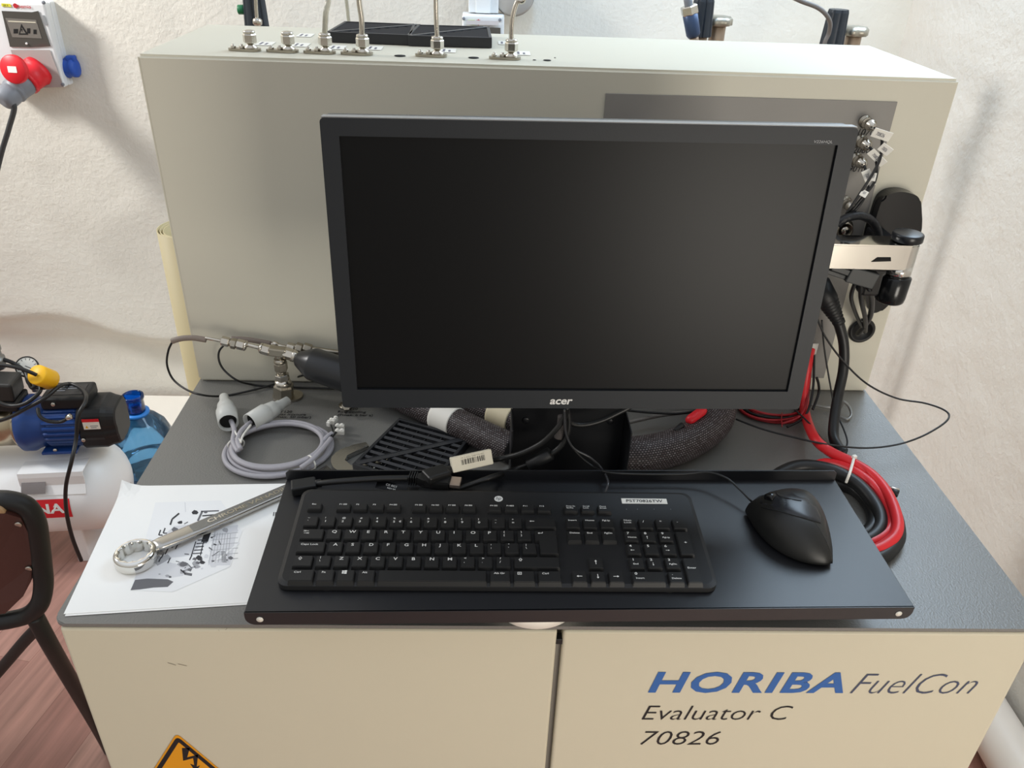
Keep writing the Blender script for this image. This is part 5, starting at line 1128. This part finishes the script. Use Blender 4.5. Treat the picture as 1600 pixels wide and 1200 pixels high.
b = MB(); b.tube([P(1100, -60, y=YW-.02), P(1180, -40, y=yv+.2), P(1225, -12, y=yv-.06), P(1250, 1, y=yv-.06), P(1276, 11, y=yv-.06), P(1290, 22, y=yv-.06), P(1297, 36, y=yv-.05), P(1295, 52, y=yv-.04), P(1289, 66, y=yv-.04), P(1286, 85, y=yv-.04)], .0048, 10); tag(b.build('sensor_cable', mat('grey_cord', '#6b6663', .5)), 'grey cable curving over the right valve knob behind the enclosure', 'cable', loc=P(1276, 11, y=yv-.06))
# manifold that carries the valves (a rail behind the enclosure)
MB_ = MB(); z_ = P(398, 12, y=yv).z-.13; MB_.cyl((P(380, 12, y=yv).x-.05, yv+.01, z_), (P(1334, 50, y=yv).x+.06, yv+.01, z_), .014); tag(MB_.build('gas_manifold', BRASS), 'brass gas manifold pipe behind the enclosure carrying the valves', 'pipe', loc=(.5, yv, z_)) if False else MB_.bm.free()
# ------------------------------------------------------------------ floor pipe on the right
pp = thing('floor_pipe', 'thick white pipe along the foot of the right wall', 'pipe', (1.6, .4, .06))
MB().cyl((XW-.075, -1.0, .075), (XW-.075, YW-.05, .075), .055, seg=32).build('pipe', mat('white_pipe', '#ded5ca', .45), pp)
for y in (-.6, .2, 1.2): MB().span((XW-.12, y-.015, .0005), (XW-.03, y+.015, .022)).build('bracket', BOXW, pp)
# ------------------------------------------------------------------ pump set
NAVY = mat('blue_pump_paint', '#1d3f7c', .38, bump=.1, scale=80)
TKW = mat('white_tank_paint', '#efefee', .38)
tc0 = V((-.735, 1.165, .205)); TA = V((1, .10, 0)).normalized(); TR = .122
tk_ = thing('pressure_tank', 'white horizontal pressure tank with a red lettered band standing on the floor', 'tank', (tc0.x, tc0.y, 0))
b = MB(); pf = [(0, -.36)]+[(TR*math.sin(a), -.27-.09*math.cos(a)) for a in [PI/2*i/8 for i in range(1, 9)]]+[(TR, .13)]+[(TR*math.cos(a), .13+.085*math.sin(a)) for a in [PI/2*i/8 for i in range(1, 9)]]
pf[-1] = (.002, pf[-1][1]); pf[0] = (.002, pf[0][1])
b.lathe(pf, tc0, TA, 48, caps=False); b.build('vessel', TKW, tk_)
MQ = TA.to_track_quat('Z', 'Y').to_matrix()
def tcyl(dist, ang, r_):    # point on the tank shell; ang 0 = towards the viewer, 90 = up
    side = V((TA.y, -TA.x, 0)); return tc0+TA*dist+(side*math.cos(math.radians(ang))+V((0, 0, 1))*math.sin(math.radians(ang)))*r_
def tpatch(d0, d1, a0, a1, r_, m, name, parent, n=16):
    b = MB(); vs = [tcyl(d0+(d1-d0)*i/4, a0+(a1-a0)*j/n, r_) for j in range(n+1) for i in range(5)]
    b._add(vs, [(j*5+i, j*5+i+1, (j+1)*5+i+1, (j+1)*5+i) for j in range(n) for i in range(4)], True); return b.build(name, m, parent)
q = P(109, 795, y=tc0.y-.11)
tpatch(-.055, .103, -5, 21, TR+.0008, REDP, 'red_band', tk_)['label'] = 'red band with white lettering'
b = MB(); vs_, fs_ = glyphs('NA', .03); h_ = max(v[1] for v in vs_); wmax = max(v[0] for v in vs_)
b._add([tcyl(.016+.072*x/wmax, 2.5+13*y/h_, TR+.0016) for x, y in vs_], fs_); b.build('lettering', WHITE, tk_)
b = MB(); vs_, fs_ = glyphs('DA', .03); h_ = max(v[1] for v in vs_); wmax = max(v[0] for v in vs_)
b._add([tcyl(-.128+.068*x/wmax, 2+15*y/h_, TR+.0016) for x, y in vs_], fs_) if False else b.bm.free()
# saddle bracket that carries the pump
b = MB(); vs = []
for d in (-.012, .146):
    for a_, r_ in ((26, TR+.0015), (38, TR+.004), (46, TR+.020), (50, TR+.028), (130, TR+.028), (140, TR+.010)): vs.append(tcyl(d, a_, r_))
b._add(vs, [(i, i+1, 7+i, 6+i) for i in range(5)]); bo = b.build('saddle', TKW, tk_); bo.modifiers.new('thickness', 'SOLIDIFY').thickness = .003
tpatch(-.006, .052, 29, 42, TR+.012, mat('grey_plate_label', '#77706e', .4), 'rating_plate', tk_)
for d in (-.2, .075):
    b = MB(); b.box(tc0+TA*d+V((0, 0, -.145)), (.035, .16, .12), rot=(0, 0, math.atan2(TA.y, TA.x)), bev=.004); b.build('foot', TKW, tk_)
# pump
pz = .416
pc0 = V((tc0.x+.085, tc0.y+.005, pz))
pm = thing('water_pump', 'blue water pump with black fan cover and terminal box on top of the white tank', 'pump', (pc0.x, pc0.y, .357))
def PA(d, s=0, h=0): return pc0+TA*d+V((TA.y, -TA.x, 0))*s+V((0, 0, h))
def finned(d0, d1, r_, n, amp, name, m, flat=True):
    b = MB(); N_ = n*6; vs = []
    for d, k_ in ((d0, .94), (d0+.006, 1), (d1-.006, 1), (d1, .94)):
        for i in range(N_): a = 2*PI*i/N_; r2 = r_*k_*(1+amp*(math.cos(a*n) > 0)); vs.append(PA(d, r2*math.cos(a), r2*math.sin(a)))
    b._add(vs, [(k*N_+i, k*N_+(i+1) % N_, (k+1)*N_+(i+1) % N_, (k+1)*N_+i) for k in range(3) for i in range(N_)]+[tuple(range(N_)), tuple(3*N_+i for i in range(N_))]); return b.build(name, m, pm)
b = MB(); b.lathe([(.070, -.086), (.074, -.082), (.074, -.062), (.068, -.052), (.062, -.030), (.060, -.010)], pc0, TA, 40); b.build('end_bell', NAVY, pm)
finned(-.022, .063, .060, 26, .09, 'motor_body', NAVY)
b = MB(); pf_ = []
sq = []
for i in range(48):
    a = 2*PI*i/48; ca, sa2 = math.cos(a), math.sin(a); k_ = 1/(abs(ca)**4+abs(sa2)**4)**.25; sq.append((ca*k_*.064, sa2*k_*.067))
vs = []
for d, k_ in ((.064, .90), (.068, .93), (.122, .93), (.134, .86), (.151, .80), (.154, .72)):
    for i, (x, y) in enumerate(sq): r2 = k_*(1-.035*((i % 4) < 2) if y < .03 else k_/k_*1); vs.append(PA(d, x*k_*(r2/k_), y*k_*(r2/k_)))
b._add(vs, [(k*48+i, k*48+(i+1) % 48, (k+1)*48+(i+1) % 48, (k+1)*48+i) for k in range(5) for i in range(48)]+[tuple(range(48)), tuple(5*48+i for i in range(48))]); b.build('fan_cover', BLACKP, pm)
b = MB(); m_ = Matrix.Translation(PA(.038, -.004, .074)) @ Matrix.Rotation(math.atan2(TA.y, TA.x), 4, 'Z'); b.box((0, 0, 0), (.112, .085, .034), mtx=m_, bev=.007, seg=3); b.build('terminal_box', BLACKP, pm)
b = MB(); b.box((0, 0, 0), (.085, .050, .0008), mtx=m_ @ Matrix.Translation((0, 0, .0175))); b.mi = 1
for k in range(5): b.box((0, 0, 0), (.026, .003, .0003), mtx=m_ @ Matrix.Translation((-.018+.03*(k % 2), .015-.010*(k//2), .0182)))
b.build('embossed_plate', [mat('charcoal_plate', '#2b2a2a', .5), MGREY], pm)
b = MB(); v0 = PA(.076, .0755, .012); mm = frame(v0, TA, V((0, 0, 1))); mm = frame(PA(.078, .0615, .012), TA, V((-TA.y*.35*0, 0, 1)))
b.box((0, 0, 0), (.040, .030, .001), mtx=mm @ Matrix.Translation((.022, .014, 0)), bev=.0003); b.mi = 1; b.box((0, 0, 0), (.040, .008, .0014), mtx=mm @ Matrix.Translation((.022, .025, 0)))
b.mi = 2; b._add([mm @ V(q) for q in ((.006, .003, .0009), (.014, .003, .0009), (.010, .011, .0009))], [(0, 1, 2)]); b.mi = 3; b.box((0, 0, 0), (.019, .002, .0014), mtx=mm @ Matrix.Translation((.028, .009, 0))); b.box((0, 0, 0), (.014, .002, .0014), mtx=mm @ Matrix.Translation((.026, .004, 0)))
b.build('warning_label', [LABEL, REDP, YEL, MGREY], pm)
b = MB(); b.box(PA(.005, 0, -.0565), (.085, .13, .008), rot=(0, 0, math.atan2(TA.y, TA.x)), bev=.002); b.box(PA(.005, 0, -.045), (.05, .06, .03), rot=(0, 0, .1), bev=.004); b.build('mounting_foot', NAVY, pm)
for d, s_, h_ in ((-.005, .056, -.051), (.072, .0605, -.020), (.015, .0385, .076)):
    b = MB(); b.cyl(PA(d, s_, h_), PA(d, s_+.005, h_+.001), .005); b.build('screw', STEEL, pm)
b = MB(); b.lathe([(.050, -.26), (.058, -.255), (.058, -.17), (.061, -.168), (.061, -.158), (.058, -.156), (.058, -.098), (.064, -.094), (.064, -.087)], pc0, TA, 40); b.build('pump_casing', mat('stainless_casing', '#b3a58c', .22, 1, var=.1, vscale=15), pm)
# pressure switch, gauge and the rest at the left edge
cs = P(8, 606, y=1.15)
sw = thing('pressure_switch', 'black pressure switch box above the pump casing at the left edge', 'switch', cs-V((0, 0, .04)))
b = MB(); b.box(cs+V((-.02, 0, .005)), (.10, .07, .05), rot=(0, .08, .1), bev=.006); b.build('cover', mat('charcoal_cover', '#2e2d2b', .45), sw)
b = MB(); b.box(cs+V((-.018, 0, -.035)), (.10, .075, .028), rot=(0, .08, .1), bev=.006); b.build('base', BLACKP, sw)
MB().cyl(cs+V((-.01, 0, -.12)), cs+V((-.01, 0, -.045)), .014).build('spigot', BRASS, sw)
gq = P(42, 573, y=1.22)
ga = thing('pressure_gauge', 'round white pressure gauge behind the yellow plug', 'gauge', gq)
gd = (CP-gq).normalized(); gd = V((gd.x*.6, gd.y, gd.z+.25)).normalized()
MB().lathe([(.024, -.012), (.027, -.010), (.027, .003), (.0245, .004), (.024, .001)], gq, gd, 32).build('case', BLACKP, ga)
mm = Matrix.Translation(gq+gd*.0015) @ gd.to_track_quat('Z', 'Y').to_matrix().to_4x4()
b = MB(); b.prism([(.0240*math.cos(a), .0240*math.sin(a)) for a in [2*PI*i/32 for i in range(32)]], .0006, mm); b.mi = 1
for i in range(11):
    a = math.radians(225-27*i); b.box((0, 0, 0), (.005, .0012, .0004), mtx=mm @ Matrix.Rotation(a, 4, 'Z') @ Matrix.Translation((.0195, 0, .0008)))
b.box((0, 0, 0), (.020, .0016, .0004), mtx=mm @ Matrix.Rotation(-.6, 4, 'Z') @ Matrix.Translation((.006, 0, .0010))); b.build('dial', [LABEL, INK], ga)
MB().cyl(gq+V((0, .004, -.075)), gq+V((0, .003, -.020)), .008).build('stem', BRASS, ga)
yp = thing('yellow_float', 'yellow cylinder on a black cord resting on the pump terminal box', 'float', P(68, 591, y=1.12))
q0 = P(57, 585, y=1.10); q1 = P(86, 596, y=1.15); MB().lathe([(.022, 0), (.0245, .003), (.0245, .052), (.022, .055)], q0, (q1-q0), 28).build('body', YEL, yp)
MB().tube([P(57, 586, y=1.095), P(46, 581, y=1.09), P(25, 574, y=1.09), P(0, 570, y=1.09), P(-25, 568, y=1.09)], .0045, 10).build('cord', RUBBER, yp)
pv = thing('pipe_valve', 'grey metal pipe union rising at the left picture edge', 'pipe', P(0, 560, y=1.2))
a_ = P(-4, 575, y=1.2); b = MB(); b.lathe([(.020, 0), (.020, .012), (.024, .013), (.024, .030), (.019, .032), (.019, .05), (.022, .051), (.022, .10)], a_, (0, 0, 1), 24); b.build('union', mat('dull_zinc', '#8b8985', .4, .7), pv)
def pcable(pts, r_, label, nm='pump_cable'): cable(nm, pts, r_, RUBBER, label, 'cable')
pcable([P(92, 602, y=1.18), P(112, 600, y=1.2), P(130, 610, y=1.17), P(134, 626, y=1.11), P(122, 650, y=1.075), P(119, 685, y=1.06), P(112, 720, y=1.02), P(103, 760, y=1.01), P(104, 800, y=1.015), P(113, 840, y=1.02), P(127, 876, y=1.03)], .0050, 'black cable looping over the pump and hanging down in front of the tank')
pcable([P(-10, 660, y=1.08), P(15, 652, y=1.075), P(45, 636, y=1.075), P(70, 622, y=1.09), P(92, 604, y=1.13), P(104, 600, y=1.17)], .0048, 'black cable crossing the steel pump casing towards the terminal box')
pcable([P(-10, 625, y=1.08), P(15, 634, y=1.075), P(40, 630, y=1.075), P(62, 612, y=1.10), P(60, 600, y=1.12), P(50, 606, y=1.12), P(44, 592, y=1.13), P(40, 580, y=1.15)], .0050, 'black cable looping under the yellow float at the pressure switch')
pcable([P(0, 560, y=1.2), P(20, 567, y=1.2), P(38, 580, y=1.2), P(46, 600, y=1.18), P(62, 606, y=1.16), P(75, 605, y=1.15)], .0050, 'black cable behind the gauge and yellow float')
# ------------------------------------------------------------------ water bottle
bt = thing('water_bottle', 'empty translucent blue water bottle with carry handle standing behind the cabinet corner', 'bottle', (-.566, 1.40, .0005))
BX, BY, BS = -.566, 1.40, 1.10
def pet(name, col, dens, rough=.06):
    m = bpy.data.materials.new(name); m.use_nodes = True; n = m.node_tree; bs = n.nodes['Principled BSDF']
    n.nodes.remove(bs); out = n.nodes['Material Output']; tr = n.nodes.new('ShaderNodeBsdfTransparent'); gl = n.nodes.new('ShaderNodeBsdfGlossy'); df = n.nodes.new('ShaderNodeBsdfDiffuse')
    tr.inputs[0].default_value = lin(col); gl.inputs['Roughness'].default_value = rough; df.inputs[0].default_value = lin(dens)
    lw = n.nodes.new('ShaderNodeLayerWeight'); lw.inputs[0].default_value = .35; m1 = n.nodes.new('ShaderNodeMixShader'); m2_ = n.nodes.new('ShaderNodeMixShader'); m1.inputs[0].default_value = .14
    n.links.new(tr.outputs[0], m1.inputs[1]); n.links.new(df.outputs[0], m1.inputs[2]); n.links.new(lw.outputs['Fresnel'], m2_.inputs[0]); n.links.new(m1.outputs[0], m2_.inputs[1]); n.links.new(gl.outputs[0], m2_.inputs[2]); n.links.new(m2_.outputs[0], out.inputs[0])
    return m
PET = pet('blue_bottle_plastic', '#a9d4f0', '#4d9bd0')
b = MB(); pf = [(.05, .002), (.075, .0), (.082, .012), (.083, .060), (.078, .066), (.083, .072), (.083, .105), (.078, .112), (.083, .118), (.084, .155), (.080, .185), (.066, .225), (.045, .252), (.026, .268), (.0215, .276)]
NS = 48; vs = []
for r_, h_ in pf:
    for i in range(NS):
        a = 2*PI*i/NS; k_ = 1+(.03*math.cos(a*8) if .17 < h_ < .26 else 0); vs.append((BX+BS*r_*k_*math.cos(a), BY+BS*r_*k_*math.sin(a), h_*BS+.001))
b._add(vs, [(k*NS+i, k*NS+(i+1) % NS, (k+1)*NS+(i+1) % NS, (k+1)*NS+i) for k in range(len(pf)-1) for i in range(NS)]+[tuple(range(NS))], True)
bo = b.build('body', PET, bt)
m = pet('deep_blue_neck', '#4a9be8', '#1c62bd', .1)
b = MB(); b.lathe([(x*1.2, .30+(y-.275)*1.15) for x, y in [(.0215, .272), (.0225, .285), (.0225, .312), (.0255, .314), (.0255, .322), (.0225, .324), (.0205, .322), (.0195, .30), (.0195, .275)]], (BX, BY, 0), (0, 0, 1), 32, caps=False); b.build('neck', m, bt)
hb = mat('bright_blue_handle', '#2f86dd', .35)
b = MB(); b.lathe([(.0262, .293), (.036, .293), (.0365, .300), (.0262, .301)], (BX, BY, 0), (0, 0, 1), 32, caps=False)
b.tube([(BX-.012, BY-.032, .295), (BX-.05, BY-.040, .287), (BX-.084, BY-.032, .283), (BX-.086, BY-.018, .283), (BX-.055, BY-.004, .289), (BX-.020, BY+.016, .295)], .0036, 8, rs=[.004]*6); b.build('handle', hb, bt)
# ------------------------------------------------------------------ chair
CHB = mat('black_chair_frame', '#181818', .45)
CHP = mat('brown_back_panel', '#4a2b26', .5, bump=.15, scale=200)
ch = thing('chair', 'chair with brown back panel in a thick black frame at the left edge', 'chair', (-.42, .42, 0))
# back frame: rounded loop in a tilted plane; the bars given at depths along the back's plane
def CZ(px, py, z): return P(px, py, z=z)
loop_px = [(-60, 790, .885), (-20, 782, .885), (15, 782, .885), (42, 792, .872), (56, 815, .845), (62, 850, .80), (66, 885, .755), (68, 915, .72), (62, 943, .69), (45, 960, .665), (18, 968, .655), (-10, 972, .652), (-60, 978, .65)]
b = MB(); pts = [CZ(*p) for p in loop_px]; b.tube(pts, .0135, 14); b.build('back_frame', CHB, ch)
c3 = [CZ(-60, 800, .877), CZ(10, 799, .876), CZ(34, 806, .862), CZ(45, 828, .835), CZ(52, 880, .765), CZ(50, 905, .735), CZ(38, 928, .71), CZ(10, 955, .675), CZ(-60, 965, .66)]
b = MB(); cdir = (c3[4]-c3[1]).cross(c3[0]-c3[1]).normalized(); 
if cdir.dot(CP-c3[1]) < 0: cdir = -cdir
n_ = len(c3); b._add([p+cdir*.004 for p in c3]+[p-cdir*.010 for p in c3], [tuple(range(n_)), tuple(range(n_, 2*n_))]+[(i, (i+1) % n_, n_+(i+1) % n_, n_+i) for i in range(n_)]); b.build('back_panel', CHP, ch)
for px, py, z in ((32, 813, .852), (48, 882, .762)):
    q = CZ(px, py, z)+cdir*.005; b = MB(); b.cyl(q, q+cdir*.004, .0048); b.build('screw', STEEL, ch)
b = MB(); q = CZ(2, 790, .88); b.cyl(q, q+cdir*.012, .009); b.build('end_cap', mat('tan_cap', '#a98a66', .5), ch)
b = MB(); b.tube([CZ(54, 962, .66), CZ(76, 1003, .59), CZ(103, 1050, .46), CZ(128, 1093, .31), CZ(152, 1135, .14), CZ(172, 1172, .001)], .0125, 12); b.build('leg', CHB, ch)
b = MB(); b.tube([CZ(62, 978, .63), CZ(40, 1000, .58), CZ(10, 1035, .50), CZ(-25, 1075, .42), CZ(-60, 1110, .35)], .0095, 12); b.build('side_bar', CHB, ch)

pcable([P(108, 652, y=1.085), P(95, 659, y=1.08), P(75, 658, y=1.08), P(62, 650, y=1.085), P(59, 638, y=1.10)], .0045, 'short black cable from the metal gland into the pump terminal box', 'gland_cable')
b = MB(); b.cyl(P(105, 653, y=1.085), P(111, 650, y=1.085), .007); tag(b.build('cable_gland', STEEL), 'small metal cable gland on the blue motor flank', 'cable gland', loc=P(108, 652, y=1.085))

MB().span((-.93, .18, .43), (-.53, .60, .465), bev=.012, seg=3).build('seat', CHP, ch)
for x, y in ((-.90, .21), (-.90, .57), (-.56, .21)):
    b = MB(); b.tube([(x, y, .432), (x*1.01, y, .001)], .0115, 12, smooth_path=False); b.build('leg', CHB, ch)
b = MB(); b.tube([CZ(-60, 978, .65), (-.58, .50, .58), (-.60, .50, .445)], .012, 12); b.build('back_upright', CHB, ch)
